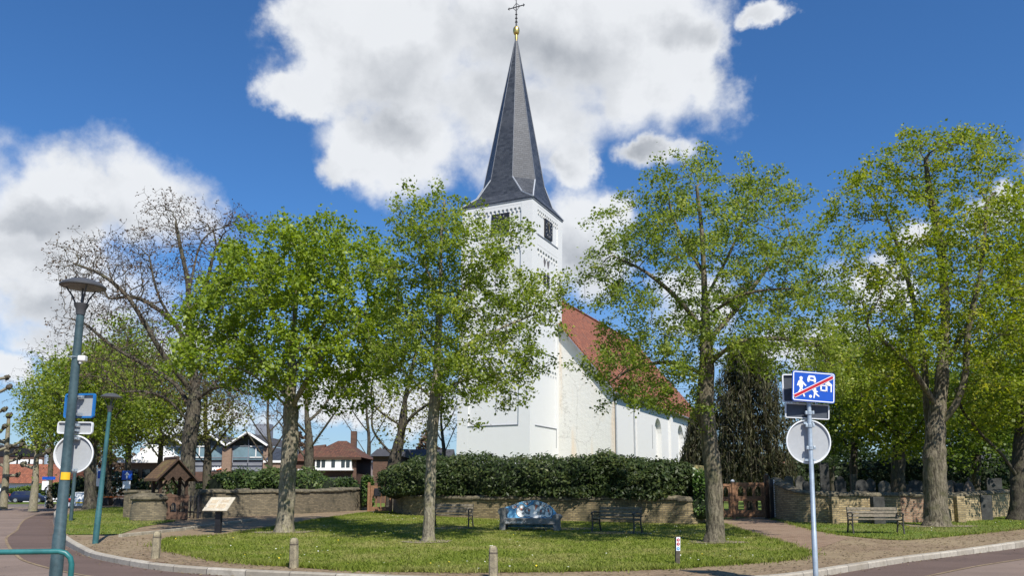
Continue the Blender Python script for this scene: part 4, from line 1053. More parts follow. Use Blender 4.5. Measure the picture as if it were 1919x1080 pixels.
# ------------------------------------------------------------------ lamps, signs, posts
def lamp(name, base, top, label, r=(.075, .052), head=.29, pm=None):
    """tapered pole from base to top (world), shallow hood on three arms"""
    base, top = Vector(base), Vector(top); o = empty(name, base, 0, label, 'street lamp'); H = (top - base); ax = H.normalized(); Lh = H.length
    m = MB(); zs = (0, .9, .92, Lh * .55, Lh - .42)
    m.tube([ax * z for z in zs], [r[0] * 1.12, r[0] * 1.12, r[0], (r[0] + r[1]) / 2, r[1]], 16); m.build('pole', pm or M_pole, o, smooth=True)
    q = ax.to_track_quat('Z', 'Y').to_matrix()
    def tr(mb): mb.v = [tuple(q @ Vector(p) + ax * (Lh - .42)) for p in mb.v]; return mb
    m = MB(); m.lathe([(r[1] * 1.2, -.10), (r[1] * 1.35, -.02), (.09, .02), (.10, .06), (.06, .07)], k=16); tr(m).build('collar', M_lampgrey, o, smooth=True)
    m = MB()
    for k in range(3):
        a = R(100 + 120 * k); m.tube([(.07 * math.cos(a), .07 * math.sin(a), .04), (.13 * math.cos(a), .13 * math.sin(a), .17), (head * .78 * math.cos(a), head * .78 * math.sin(a), .315)], .012, 6)
    m.tube([(0, 0, .05), (0, 0, .3)], .014, 6); tr(m).build('arm', M_lampgrey, o, smooth=True)
    m = MB(); m.lathe([(head * .9, .30), (head, .305), (head, .325), (head * .82, .365), (head * .55, .405), (head * .3, .425), (.02, .43)], k=28); tr(m).build('hood', M_lampgrey, o, smooth=True)
    m = MB(); m.lathe([(head * .88, .303), (head * .5, .285), (.02, .28)], k=24, caps=False); tr(m).build('diffuser', M_diffuser, o, smooth=True)
    return o
YL = 11.2
b0 = P(100.5, 1125, YL); b0 = Vector((b0.x, YL, .10)); t0 = P(157.5, 524, YL)
# the photograph shows this pole leaning a little
lamp('street_lamp', b0, t0, 'tall teal lamp post in the left foreground carrying sign backs', (.074, .050), .305)
def onpole(py): 
    f = 0
    for _ in range(8):
        p = b0.lerp(t0, f); d = Vector((0, math.cos(PITCH), math.sin(PITCH))).dot(p - Vector((0, 0, CAMH))); u = (p - Vector((0, 0, CAMH))).dot(Vector((0, -math.sin(PITCH), math.cos(PITCH))))
        f += (u / d * F - (CY - py)) / F * -YL / (t0 - b0).length
    return b0.lerp(t0, f)
axl = (t0 - b0).normalized(); tilt = math.atan2(axl.x, axl.z)
def hang(py, name, label, cat, dy): 
    p = onpole(py); o = empty(name, (p.x, p.y + dy, p.z), 0, label, cat); o.rotation_euler = (0, tilt, R(4)); return o
kpx = mpp(YL) * 1.02
def rrect(w_, h_, r, n=4):
    o = []
    for cx, cz, a0 in ((w_ / 2 - r, h_ / 2 - r, 0), (-w_ / 2 + r, h_ / 2 - r, 90), (-w_ / 2 + r, -h_ / 2 + r, 180), (w_ / 2 - r, -h_ / 2 + r, 270)):
        o += [(cx + r * math.cos(R(a0 + 90 * k / n)), cz + r * math.sin(R(a0 + 90 * k / n))) for k in range(n + 1)]
    return o
def plate(mb, poly, y0, th): return mb.prism(poly, (0, y0 + th, 0), (1, 0, 0), (0, 0, 1), th)
def rimbox(w_, h_, rad, t, d, y0):
    """hollow rim round a plate: open frame"""
    mb = MB(); o_ = rrect(w_, h_, rad); i_ = rrect(w_ - 2 * t, h_ - 2 * t, max(.004, rad - t))
    n = len(o_)
    for k in range(n):
        j = (k + 1) % n; a, b, c, d_ = o_[k], o_[j], i_[j], i_[k]
        mb.face([(a[0], y0, a[1]), (b[0], y0, b[1]), (c[0], y0, c[1]), (d_[0], y0, d_[1])])
        mb.face([(d_[0], y0 + d, d_[1]), (c[0], y0 + d, c[1]), (b[0], y0 + d, b[1]), (a[0], y0 + d, a[1])])
        mb.face([(a[0], y0, a[1]), (a[0], y0 + d, a[1]), (b[0], y0 + d, b[1]), (b[0], y0, b[1])])
        mb.face([(d_[0], y0, d_[1]), (c[0], y0, c[1]), (c[0], y0 + d, c[1]), (d_[0], y0 + d, d_[1])])
    return mb
def bracket(o, y, zs, w_=.16):
    m = MB()
    for z in zs: m.box((0, y, z), (w_, .04, .035)); m.box((.05, y - .03, z), (.03, .06, .03))
    m.build('bracket', M_galv, o)
def signback(py, w_, h_, name, label, rimm, dx=0, ang=0):
    o = hang(py, name, label, 'road sign', .16); o.rotation_euler.z = R(ang)
    o.location.x += dx
    m = MB(); plate(m, rrect(w_ - .01, h_ - .01, .03), 0, .004); m.build('panel', M_alu, o)
    rimbox(w_, h_, .035, .016 if rimm is not M_blueframe else .026, .035, -.03).build('rim', rimm, o)
    bracket(o, -.05, (h_ * .5 - .05, -h_ * .5 + .05)); return o
signback(759, 66 * kpx, 46 * kpx, 'framed_sign', 'grey back of a square sign in a blue frame, topmost on the left lamp post', M_blueframe, .035, -14)
signback(801, 68 * kpx, 23 * kpx, 'supplementary_sign', 'small oblong grey sign back between the blue framed sign and the round disc', M_alulight, .0, -4)
def discback(o, rad, rimm):
    m = MB(); m.lathe([(0.0, 0), (rad, 0), (rad, .004), (0, .004)], k=40, caps=False); m.v = [(x, z, y) for x, y, z in m.v]; m.build('panel', M_alu, o)
    m = MB(); m.lathe([(rad - .012, .0), (rad + .01, -.002), (rad + .014, -.03), (rad - .004, -.032), (rad - .012, -.004)], k=40, caps=False); m.v = [(x, z, y) for x, y, z in m.v]; m.build('rim', rimm, o, smooth=True)
    bracket(o, -.05, (rad * .86, -rad * .86))
o = hang(851, 'round_sign', 'round grey sign back on the left lamp post', 'road sign', .16); o.location.x += .012; discback(o, 34 * kpx, M_alulight)
o = hang(673, 'sensor_box', 'small white sensor box strapped high on the left lamp post', 'sensor', -.02); o.location.x += .10
m = MB(); m.box((0, 0, 0), (.105, .10, .08)); m.box((-.02, 0, -.06), (.04, .06, .04)); m.build('case', M_plastic, o, bevel=.015)
m = MB(); m.tube([(-.13 + .075 * math.cos(a), .02 + .075 * math.sin(a), .02) for a in [i * math.pi / 8 for i in range(17)]], .006, 6); m.build('strap', M_galv, o)
o = hang(893, 'sticker', 'yellow sticker wrapped on the left lamp post below the disc', 'sticker', 0)
m = MB(); m.grid([[(.076 * math.cos(a), -.076 * abs(math.sin(a)), z) for a in [-R(20) - i * R(14) for i in range(8)]] for z in (-.052, .052)]); 
m.build('sticker_sheet', M_yellow, o, smooth=True)
o.rotation_euler.z = R(12)
p0 = P(-25, 1035, 10.0); p1 = P(136, 1040, 10.3)
rl = empty('hoop_rail', (p1.x, p1.y, .1), 0, 'turquoise tubular hoop rail in the bottom left corner', 'railing')
zt = P(60, 1036, 10.15).z - .1
m = MB(); pts = [(-2.3, -.45, 0)] + [(-2.3, -.45, zt - .15)] + [(-2.3 + .15 * (1 - math.cos(a)), -.45 + .03 * (1 - math.cos(a)), zt - .15 + .15 * math.sin(a)) for a in (R(30), R(60), R(90))] + [(-.9, -.18, zt)] + [(-.16 + .16 * math.sin(a), -.03 + .03 * math.sin(a), zt - .16 + .16 * math.cos(a)) for a in (0, R(30), R(60), R(90))] + [(0, 0, 0)]
m.tube(pts, .034, 12); m.build('tube', M_rail, rl, smooth=True)

# second lamp, and poles beyond it
g = G(179, 1020); tt = P(210, 738, g.y); lamp('street_lamp', g, tt, 'teal lamp post on the pavement left of the lychgate', (.070, .048), .275, M_pole2)
g = G(133, 978); tp = P(141, 886, g.y)
o = empty('bare_post', g, 0, 'short dark teal post without a sign behind the left lamp post', 'post'); m = MB(); d = tp - g; m.tube([(0, 0, 0), tuple(d)], [.075, .07], 12); m.lathe([(.085, 0), (.085, .05), (.02, .08)], d, 12); m.build('shaft', M_pole, o, smooth=True)
def arrowsign(px, pyb, pyt, Y, label, kind):
    z = 0.05; b = P(px, pyb, Y); tz = P(px, pyt, Y).z; o = empty('road_sign', (b.x, Y, hgt(Y) if kind != 'street' else 0.09), R(rnd.uniform(-8, 8)), label, 'road sign'); H = tz - o.location.z
    m = MB(); m.tube([(0, 0, 0), (0, 0, H)], .04, 8); m.build('pole', M_galv, o, smooth=True)
    if kind == 'arrow':
        m = MB(); plate(m, rrect(.72, .62, .05), -.07, .02); m.v = [(x, y, z + H - .35) for x, y, z in m.v]; m.build('blue_panel', M_blue, o)
        m = MB(); plate(m, [(-.05, -.22), (.05, -.22), (.05, .02), (.17, .02), (0, .24), (-.17, .02), (-.05, .02)], -.085, .01); m.v = [(x, y, z + H - .35) for x, y, z in m.v]; m.build('arrow', M_signwhite, o)
        m = MB(); plate(m, rrect(.55, .5, .03), -.07, .02); m.v = [(x, y, z + H - 1.0) for x, y, z in m.v]; m.build('white_panel', M_signwhite, o)
    elif kind == 'park':
        m = MB(); plate(m, rrect(.55, 1.15, .05), -.07, .02); m.v = [(x, y, z + H - .6) for x, y, z in m.v]; m.build('white_panel', M_signwhite, o)
        m = MB(); plate(m, rrect(.36, .5, .03), -.085, .01); m.v = [(x + .06, y, z + H - .42) for x, y, z in m.v]; m.build('blue_panel', M_blue, o)
    else:
        m = MB(); m.box((.15, -.05, H - .1), (1.1, .03, .26)); m.build('blue_panel', M_blue, o)
        m = MB(); plate(m, rrect(.55, .8, .04), -.07, .02); m.v = [(x - .1, y, z + H - .75) for x, y, z in m.v]; m.build('white_panel', M_signwhite, o)
arrowsign(236, 945, 882, 55, 'blue sign with white arrow on a pole left of the lychgate', 'arrow')
arrowsign(184, 955, 878, 52, 'tall white sign with blue square behind the second lamp', 'park')
arrowsign(85, 950, 895, 72, 'blue street name sign with white notice between the pollarded trees', 'street')

# right sign pole
YS = 12.55; bx = P(1529.5, 1090, YS).x; tp = P(1516, 752, YS)
sgp = empty('sign_pole', (bx, YS, .10), 0, 'slim galvanised pole in the right foreground carrying three signs', 'pole')
m = MB(); d = Vector((tp.x - bx, 0, tp.z - .10)); m.tube([(0, 0, 0), tuple(d * .30), tuple(d * .302), tuple(d)], [.040, .040, .036, .034], 14); m.build('shaft', M_galv, sgp, smooth=True)
for f in (.745, .865, .935):
    m = MB(); m.lathe([(.046, -.03), (.046, .03)], d * f, 12); m.box(tuple(d * f + Vector((-.055, -.01, 0))), (.03, .05, .05)); m.box(tuple(d * f + Vector((.055, -.01, 0))), (.03, .05, .05))
    m.build('clamp', M_galv, sgp, bevel=.004)
ks = mpp(YS) * 1.01
def spos(px, py, dy=0): p = P(px, py, YS); return (p.x, YS + dy, p.z)
lean_r = math.atan2(d.x, d.z)
# blue sign that ends the home zone
o = empty('home_zone_sign', spos(1521.5, 727, -.085), R(5), 'blue end of home zone sign with pedestrian, car, house and red bar', 'road sign'); o.rotation_euler.y = lean_r + R(3.2)
BW, BH = 82 * ks, 57 * ks
m = MB(); plate(m, rrect(BW, BH, .035), 0, .014); m.build('panel', M_blue, o)
rimbox(BW - .022, BH - .022, .030, .014, .004, -.004).build('border', M_signwhite, o)
def S(px, py):  # crop pixel (135..555 x 55..350) -> local
    return ((px - 337) / 440 * BW, (205 - py) / 310 * BH)
pic = MB()
def pg(*pts): 
    q_ = [S(*p) for p in pts]
    a = sum(q_[i][0] * q_[(i + 1) % len(q_)][1] - q_[(i + 1) % len(q_)][0] * q_[i][1] for i in range(len(q_)))
    plate(pic, q_ if a > 0 else q_[::-1], -.0045, .003)
def ci(px, py, r): pg(*[(px + r * math.cos(i * math.pi / 9), py + r * math.sin(i * math.pi / 9)) for i in range(18)])
ci(205, 124, 17)
pg((190, 142), (218, 142), (226, 205), (218, 232), (196, 232), (186, 205)); pg((190, 145), (196, 160), (178, 205), (163, 200), (178, 155)); pg((214, 145), (262, 195), (254, 205), (208, 170))
pg((196, 230), (209, 232), (180, 300), (163, 300)); pg((208, 232), (222, 230), (250, 310), (236, 313))
pg((285, 90), (345, 92), (357, 118), (360, 148), (268, 142), (273, 114)); pg((272, 142), (290, 143), (290, 158), (273, 157)); pg((336, 147), (357, 148), (356, 162), (338, 161))
pg((405, 178), (420, 180), (420, 240), (405, 238)); pg((405, 226), (475, 230), (475, 243), (405, 240)); pg((460, 165), (478, 165), (478, 243), (460, 242)); pg((405, 178), (478, 180), (478, 190), (405, 188))
pg((455, 165), (490, 138), (528, 172), (524, 186), (458, 178)); pg((511, 180), (524, 182), (524, 246), (511, 245))
ci(350, 228, 13); pg((335, 240), (365, 240), (366, 272), (340, 272)); pg((338, 242), (330, 228), (320, 232), (338, 256)); pg((362, 240), (382, 250), (378, 258), (362, 252)); pg((340, 270), (354, 272), (346, 318), (334, 318)); pg((352, 268), (366, 268), (398, 296), (392, 304), (358, 284))
ci(305, 304, 15)
pic.build('pictogram', M_signwhite, o)
cw_ = MB(); plate(cw_, [(-a, b) for a, b in [(S(300, 112)), (S(330, 113)), (S(336, 128)), (S(294, 126))]] and [S(294, 127), S(340, 129), S(333, 110), S(300, 109)], -.0065, .002); cw_.build('windscreen', M_blue, o)
bar = MB(); a, b = Vector(S(140, 312)), Vector(S(530, 92)); dd = (b - a).normalized(); nn_ = Vector((-dd.y, dd.x))
def strip(w_, e): return [tuple(a - dd * e - nn_ * w_), tuple(b + dd * e - nn_ * w_), tuple(b + dd * e + nn_ * w_), tuple(a - dd * e + nn_ * w_)]
plate(bar, strip(.030, .01), -.0085, .003); bar.build('bar_border', M_signwhite, o)
bar = MB(); plate(bar, strip(.021, .004), -.0115, .003); bar.build('red_bar', M_signred, o)
# the sign facing away behind it, the oblong one and the disc
o = empty('framed_sign', spos(1514, 727, .09), R(-6), 'dark back of a sign in white frame right behind the blue home zone sign', 'road sign'); o.rotation_euler.y = lean_r
m = MB(); plate(m, rrect(84 * ks, 52 * ks, .03), 0, .006); m.build('panel', M_signback, o); rimbox(86 * ks, 54 * ks, .035, .02, .035, -.03).build('rim', M_alulight, o)
o = empty('supplementary_sign', spos(1515, 771, .06), R(-2), 'dark oblong sign back in light frame above the right disc', 'road sign'); o.rotation_euler.y = lean_r + R(2.5)
m = MB(); plate(m, rrect(79 * ks, 26 * ks, .02), 0, .006); m.build('panel', M_signback, o); rimbox(81 * ks, 28 * ks, .024, .014, .035, -.03).build('rim', M_alulight, o)
o = empty('round_sign', spos(1518, 828, .075), 0, 'round grey sign back on the slim right pole', 'road sign'); o.rotation_euler.y = lean_r; discback(o, 40 * ks, M_alulight)

# bollards and route marker
def bollard(px, pyb, pyt, wpx, label, Y=None):
    g = G(px, pyb); Y = g.y; H = P(px, pyt, Y).z - g.z; w_ = wpx * mpp(Y); o = empty('bollard', g, R(rnd.uniform(-15, 15)), label, 'bollard', 'weathered posts along the kerb'); o.rotation_euler.x = R(rnd.uniform(-1.5, 1.5)); o.rotation_euler.y = R(rnd.uniform(-1.5, 1.5))
    m = MB(); h2 = w_ / 2
    rows = [[(sx * h2 * k, sy * h2 * k, z) for sx, sy in ((-1, -.6), (-.6, -1), (.6, -1), (1, -.6), (1, .6), (.6, 1), (-.6, 1), (-1, .6))] for z, k in ((-.05, 1.05), (H * .5, 1.0), (H - .07, .95), (H - .03, .82), (H, .45))]
    m.grid(rows, True); m.face(rows[-1]); m.build('post', M_post, o)
    m = MB(); rows = [[(x * 1.02, y * 1.02, z) for x, y, _ in rows[2]] for z in (H - .14, H - .11)]; m.grid(rows, True); m.build('groove', M_postdark, o)
bollard(291.5, 1048, 997, 13, 'weathered post on the pavement corner, leftmost of the three')
bollard(551, 1066, 1009, 14, 'weathered post at the lawn edge in front of the maple')
bollard(925, 1083, 1024, 15, 'weathered post in the foreground below the painted bench')
g = G(1270, 1060); H = P(1272, 1008, g.y).z - g.z; o = empty('route_marker', g, R(4), 'low dark wooden post with small red and blue route plates', 'marker post'); o.rotation_euler.y = R(2)
wr_ = 8 * mpp(g.y); m = MB(); m.box((0, 0, H / 2), (wr_, wr_, H)); m.prism([(-wr_ / 2, 0), (wr_ / 2, 0), (wr_ / 2, .03)], (0, wr_ / 2, H), (1, 0, 0), (0, 0, 1), wr_); m.build('post', M_postdark, o, bevel=.006)
m = MB(); m.box((0, -wr_ / 2 - .004, H - .13), (wr_ * .92, .006, .27)); pn = m.build('plate', M_signwhite, o)
for i, (mt, z) in enumerate(((M_signred, .05), (M_signred, .13), (M_bluepanel, .22))):
    m = MB(); m.lathe([(0, 0), (wr_ * .36, 0), (wr_ * .36, .003), (0, .003)], k=16, caps=False); m.v = [(x, -wr_ / 2 - .0075 - z_, y + H - z) for x, y, z_ in m.v]; m.build('route_disc', plain('route_blue', (.10, .33, .62), .5, .05, 3) if i == 2 else mt, o)
    m = MB(); m.box((0, -wr_ / 2 - .012, H - z), (wr_ * .26, .002, wr_ * .16), rot=Matrix.Rotation(R(45), 3, 'Y')); m.build('symbol', M_signwhite, o)

# information board
g = G(409, 1000); o = empty('information_board', g, R(-16), 'slanted information board on a dark post beside the path', 'information board')
m = MB(); m.box((0, 0, .38), (.20, .12, .82)); m.build('post', M_black, o, bevel=.008)
rotb = Matrix.Rotation(R(44), 3, 'X'); m = MB(); m.box((0, -.02, .93), (.92, .62, .035), rot=rotb); bd = m.build('panel', M_panelboard, o, bevel=.006)
m = MB(); rotn = rotb
for (x, y, w_, h_, dd_) in ((-.22, .10, .24, .16, 1), (.18, .12, .28, .12, 1), (-.2, -.12, .28, .14, 1), (.16, -.10, .3, .2, 1)):
    c3 = Vector((0, -.02, .93)) + rotn @ Vector((x, y, .0195)); m.box(c3, (w_, h_, .003), rot=rotn)
m.build('printed_picture', plain('board_pictures', (.46, .38, .27), .5, .25, 16), bd)

# ------------------------------------------------------------------ houses behind
def Z(py, Y, px=960): return P(px, py, Y).z
# zigzag gabled hall
Yb = 86.0
x0, x1 = P(300, 880, Yb).x, P(503, 880, Yb).x
def zx(px): return P(px, 860, Yb).x
z_base, z_pan0, z_pan1, z_valley, z_peak = 0.0, Z(885, Yb), Z(868, Yb), Z(837, Yb), Z(812, Yb)
hall = empty('zigzag_hall', (zx(400), Yb, 0), 0, 'grey fronted hall with white zigzag gables and blue glass panels', 'building')
peaks = [zx(p) for p in (312, 389, 466)]; half = (peaks[1] - peaks[0]) / 2
xa, xb = peaks[0] - half, peaks[-1] + half
m = MB(); m.box(((xa + xb) / 2, Yb + 6, z_valley / 2), (xb - xa, 11.6, z_valley)); m.build('wall', M_greypanel, hall, world=True)
for pk in peaks:
    m = MB(); a = [(pk - half, Yb - .6, z_valley + .05), (pk, Yb - .6, z_peak), (pk + half, Yb - .6, z_valley + .05)]; b_ = [(x, Yb + 12, z) for x, y, z in a]
    m.face([a[0], a[1], b_[1], b_[0]]); m.face([a[1], a[2], b_[2], b_[1]]); m.build('roof', M_flatroof, hall, world=True)
    m = MB()
    for s_g in (-1, 1): m.bar((pk + s_g * half, Yb - .62, z_valley + .02), (pk, Yb - .62, z_peak + .02), .14, .62, up=(0, 1, 0))
    m.build('bargeboard', M_paintwhite, hall, world=True)
    m = MB(); m.face([(pk - half * .93, Yb - .01, z_valley), (pk + half * .93, Yb - .01, z_valley), (pk, Yb - .01, z_peak - .15)]); m.build('gable_glass', M_glass, hall, world=True)
    w_ = half * 2 - 1.1
    m = MB(); m.box((pk, Yb - .04, (z_pan1 + z_valley) / 2 + .15), (w_, .08, z_valley - z_pan1 - .3)); pnl = m.build('window', M_bluepanel, hall, world=True)
    m = MB()
    for i in range(3): m.box((pk - w_ / 2 + w_ * i / 2, Yb - .10, (z_pan1 + z_valley) / 2), (.07, .06, z_valley - z_pan1))
    for z in (z_pan1, z_pan1 + .55, z_valley): m.box((pk, Yb - .10, z), (w_, .07, .07))
    m.box((pk, Yb - .1, (z_valley + z_peak) / 2 - .3), (.07, .06, z_peak - z_valley - .8)); m.build('frame', M_greypanel, pnl, world=True)
    wx = pk + (.25 if pk != peaks[1] else -.25) * w_; cz = z_pan1 + .55 + (z_valley - z_pan1 - .55) * .5
    m = MB(); ww, hh = w_ * .38, (z_valley - z_pan1 - .5) * .92
    for dx, dz, sx, sz in ((0, hh / 2, ww, .10), (0, -hh / 2, ww, .10), (-ww / 2, 0, .10, hh), (ww / 2, 0, .10, hh)): m.box((wx, Yb - .16, cz + dz), (sx, .05, sz))
    m.build('opening_frame', M_paintwhite, pnl, world=True)
for x in [peaks[0] - half + .02, peaks[0] + half, peaks[1] + half, peaks[2] + half - .02]:
    m = MB(); m.box((x, Yb - .22, z_valley / 2 - .1), (.95, .42, z_valley - .2)); m.build('brick_pier', M_tanbrick, hall, world=True)
# fascia logo: a white scribbled word shape with an orange flourish
def scribble(px0, px1, py, amp, n): return [P(px0 + (px1 - px0) * i / n, py + amp * math.sin(i * 1.9) * (1 + .3 * math.sin(i * .7)), Yb - .08) for i in range(n + 1)]
m = MB(); m.tube(scribble(398, 417, 879, 3.0, 34), .055, 5); m.build('fascia_lettering', M_signwhite, hall, world=True)
m = MB(); m.tube([P(x, y, Yb - .09) for x, y in ((406, 882), (413, 880), (418, 880), (421, 877), (419, 873), (422, 871))], [.05, .10, .14, .17, .12, .03], 6); m.build('fascia_flourish', M_orange, hall, world=True, smooth=True)
m = MB(); m.box((P(455, 880, Yb).x, Yb + 7, z_peak + .2), (1.6, 1.5, 2.6)); m.build('chimney', M_greypanel, hall, world=True)
m = MB(); m.box((zx(400), Yb - .3, z_pan0 - .5), (xb - xa - 1.0, .2, 1.0)); m.build('plinth_band', M_darkbrick, hall, world=True)
# glazed porch with white roof at its left
q0, q1 = zx(236), zx(330); pv = empty('white_pavilion', (q0, 80, 0), 0, 'low pavilion with white roof edge and dark openings behind the lychgate', 'building')
q0, q1 = P(238, 880, 78).x, P(312, 880, 78).x; zt = Z(868, 78)
m = MB(); m.box(((q0 + q1) / 2, 80.5, zt / 2), (q1 - q0, 4.6, zt)); m.build('wall', M_tanbrick, pv, world=True)
m = MB(); m.box(((q0 + q1) / 2, 80, zt + .12), (q1 - q0 + 1.0, 6.0, .3)); m.prism([(0, 0), (q1 - q0 + .6, 0), ((q1 - q0) * .5, 1.6)], (q0 - .3, 82, zt + .27), (1, 0, 0), (0, 0, 1), 3); m.build('roof', M_paintwhite, pv, world=True)
for i in range(3): m = MB(); m.box((q0 + (q1 - q0) * (.18 + .3 * i), 78.17, zt * .45), ((q1 - q0) * .2, .08, zt * .8)); m.build('door', M_glass, pv, world=True)

# flat brick shed
Y = 80; a, b = P(495, 880, Y).x, P(533, 880, Y).x; zt = Z(865, Y); o = empty('flat_roofed_annex', ((a + b) / 2, Y, 0), 0, 'low pinkish brick annex with slate roof between hall and brick house', 'building')
m = MB(); m.box(((a + b) / 2, Y + 3, zt / 2), (b - a, 6, zt)); m.build('wall', M_tanbrick, o, world=True)
m = MB(); m.box(((a + b) / 2, Y - .1, zt - .05), (b - a + .1, .14, .22)); m.build('fascia', M_paintwhite, o, world=True)
m = MB(); z2 = Z(838, Y); A = [(a, Y - .1, zt + .05), (b, Y - .1, zt + .05), (b - .3, Y + 3, z2), (a + .3, Y + 3, z2)]; m.face(A); B = [(a, Y + 6, zt + .05), (b, Y + 6, zt + .05)]; m.face([A[3], A[2], B[1], B[0]]); m.face([A[0], A[3], B[0]]); m.face([A[1], B[1], A[2]]); m.build('roof', M_slate, o, world=True)

# brick villa with a hipped roof
Y = 76; bx0, bx1 = P(583, 880, Y).x, P(668, 880, Y).x; cxh = (bx0 + bx1) / 2; ze = Z(858, Y); zr = Z(827, Y + 4)
vil = empty('brick_house', (cxh, Y, 0), 0, 'brown brick house with hipped tile roof and long white window bay', 'house')
wv = bx1 - bx0; m = MB(); m.box((cxh, Y + 4, ze / 2), (wv, 8, ze)); m.build('wall', M_darkbrick, vil, world=True)
m = MB(); e_ = .55; A = [(bx0 - e_, Y - e_, ze), (bx1 + e_, Y - e_, ze), (bx1 + e_, Y + 8 + e_, ze), (bx0 - e_, Y + 8 + e_, ze)]; r1, r2 = (cxh - wv * .12, Y + 4, zr), (cxh + wv * .08, Y + 4, zr)
m.face([A[0], A[1], r2, r1]); m.face([A[1], A[2], r2]); m.face([A[2], A[3], r1, r2]); m.face([A[3], A[0], r1]); m.face(A[::-1]); rf_ = m.build('roof', M_browntile, vil, world=True)
m = MB(); px_ = P(646, 830, Y).x; m.box((px_, Y + 4.5, zr - .2), (.55, .55, 2.4)); m.build('chimney', M_darkbrick, rf_, world=True)
m = MB(); m.box((cxh, Y - e_, ze - .12), (wv + 1.1, .12, .22)); m.build('gutter', M_wooddark, rf_, world=True)
wx0, wx1 = P(593, 870, Y).x, P(661, 870, Y).x; zt, zb = Z(862, Y - .4), Z(880, Y - .4)
m = MB(); m.box(((wx0 + wx1) / 2, Y - .2, (zt + zb) / 2), (wx1 - wx0, .5, zt - zb)); wn = m.build('window', M_paintwhite, vil, world=True)
n = 7; pw = (wx1 - wx0 - .2) / n
for i in range(n):
    if i in (2, 4): continue
    m = MB(); m.box((wx0 + .1 + pw * (i + .5), Y - .46, (zt + zb) / 2 + .04), (pw * .76, .04, (zt - zb) * .8)); m.build('pane', M_glass, wn, world=True)
m = MB(); m.box(((wx0 + wx1) / 2, Y - .35, zb - .06), (wx1 - wx0 + .3, .75, .12)); m.build('sill', M_paintwhite, wn, world=True)
wx0, wx1 = P(619, 905, Y).x, P(657, 905, Y).x; zt, zb = Z(900, Y - .3), .6
m = MB(); m.box(((wx0 + wx1) / 2, Y - .1, (zt + zb) / 2), (wx1 - wx0, .3, zt - zb)); wn = m.build('window', M_paintwhite, vil, world=True)
for i in range(3): m = MB(); m.box((wx0 + (wx1 - wx0) * (i + .5) / 3, Y - .26, (zt + zb) / 2), ((wx1 - wx0) / 3 * .78, .04, (zt - zb) * .9)); m.build('pane', M_glass, wn, world=True)
m = MB(); m.box(((wx0 + wx1) / 2, Y - .4, zt + .14), (wx1 - wx0 + .7, 1.0, .18)); m.build('canopy', M_flatroof, vil, world=True)
lw = P(603, 905, Y).x; m = MB(); m.box((lw, Y - .04, zt - .9), (.75, .12, 1.8)); wn = m.build('window', M_paintwhite, vil, world=True); m = MB(); m.box((lw, Y - .11, zt - .9), (.58, .04, 1.6)); m.build('pane', M_glass, wn, world=True)
# its lower left wing
a, b = P(551, 880, Y + 2).x, bx0; m = MB(); m.box(((a + b) / 2, Y + 5, ze * .47), (b - a, 6, ze * .94)); m.build('wing', M_darkbrick, vil, world=True)
m = MB(); zt = ze * .94; A = [(a - .3, Y + 1.7, zt), (b + .2, Y + 1.7, zt), (b + .2, Y + 5, zt + 1.8), (a + .6, Y + 5, zt + 1.6)]; m.face(A); m.face([A[0], A[3], (a - .3, Y + 8.3, zt)]); m.face([A[3], A[2], (b + .2, Y + 8.3, zt), (a - .3, Y + 8.3, zt)]); m.build('wing_roof', M_browntile, vil, world=True)
for i in range(2): m = MB(); m.box((a + (b - a) * (.35 + .42 * i), Y + 1.96, ze * .62 - i * .6), (.7, .12, 1.5)); wn = m.build('window', M_paintwhite, vil, world=True); m = MB(); m.box((a + (b - a) * (.35 + .42 * i), Y + 1.89, ze * .62 - i * .6), (.5, .04, 1.3)); m.build('pane', M_glass, wn, world=True)

# pale gabled house and dark brick barn, then the red roofed row far left
Y = 98; a, b = P(668, 880, Y).x, P(696, 880, Y).x; zt = Z(868, Y); zr = Z(852, Y)
o = empty('pale_house', ((a + b) / 2, Y, 0), 0, 'small pale pink rendered house with grey roof behind the ivy', 'house')
m = MB(); m.box(((a + b) / 2, Y + 3, zt / 2), (b - a, 6, zt)); m.build('wall', M_pinkwall, o, world=True)
m = MB(); m.prism([(-.3, 0), (6.3, 0), (3, zr - zt)], (a - .3, Y, zt), (0, 1, 0), (0, 0, 1), b - a + .6); m.build('roof', M_slate, o, world=True)
m = MB(); m.box(((a + b) / 2 - .2, Y - .03, zt - 1.2), (1.0, .1, 1.1)); m.build('window', M_glass, o, world=True)
Y = 74; a, b = P(699, 880, Y).x, P(748, 880, Y).x; zt = Z(856, Y); zr = Z(838, Y)
o = empty('dark_brick_barn', ((a + b) / 2, Y, 0), 0, 'tall dark red brick house half hidden behind the forked tree', 'house')
m = MB(); m.box(((a + b) / 2, Y + 4, zt / 2), (b - a, 8, zt)); m.build('wall', M_darkbrick, o, world=True)
m = MB(); m.prism([(-.4, 0), (8.4, 0), (4, zr - zt)], (a - .3, Y, zt), (0, 1, 0), (0, 0, 1), b - a + .6); m.build('roof', M_flatroof, o, world=True)
Y = 84; a, b = P(748, 880, Y).x, P(842, 880, Y).x; zt = Z(862, Y); zr = Z(840, Y)
o = empty('grey_roofed_house', ((a + b) / 2, Y, 0), 0, 'low house with grey tiled roof and white gutter left of the church tower', 'house')
m = MB(); m.box(((a + b) / 2, Y + 3, zt / 2), (b - a, 6, zt)); m.build('wall', M_darkbrick, o, world=True)
m = MB(); m.prism([(-.4, 0), (6.4, 0), (3, zr - zt)], (a - .3, Y, zt), (0, 1, 0), (0, 0, 1), b - a + .6); m.build('roof', M_flatroof, o, world=True)
m = MB(); m.box(((a + b) / 2, Y - .45, zt), (b - a + .6, .14, .2)); m.build('gutter', M_paintwhite, o, world=True)
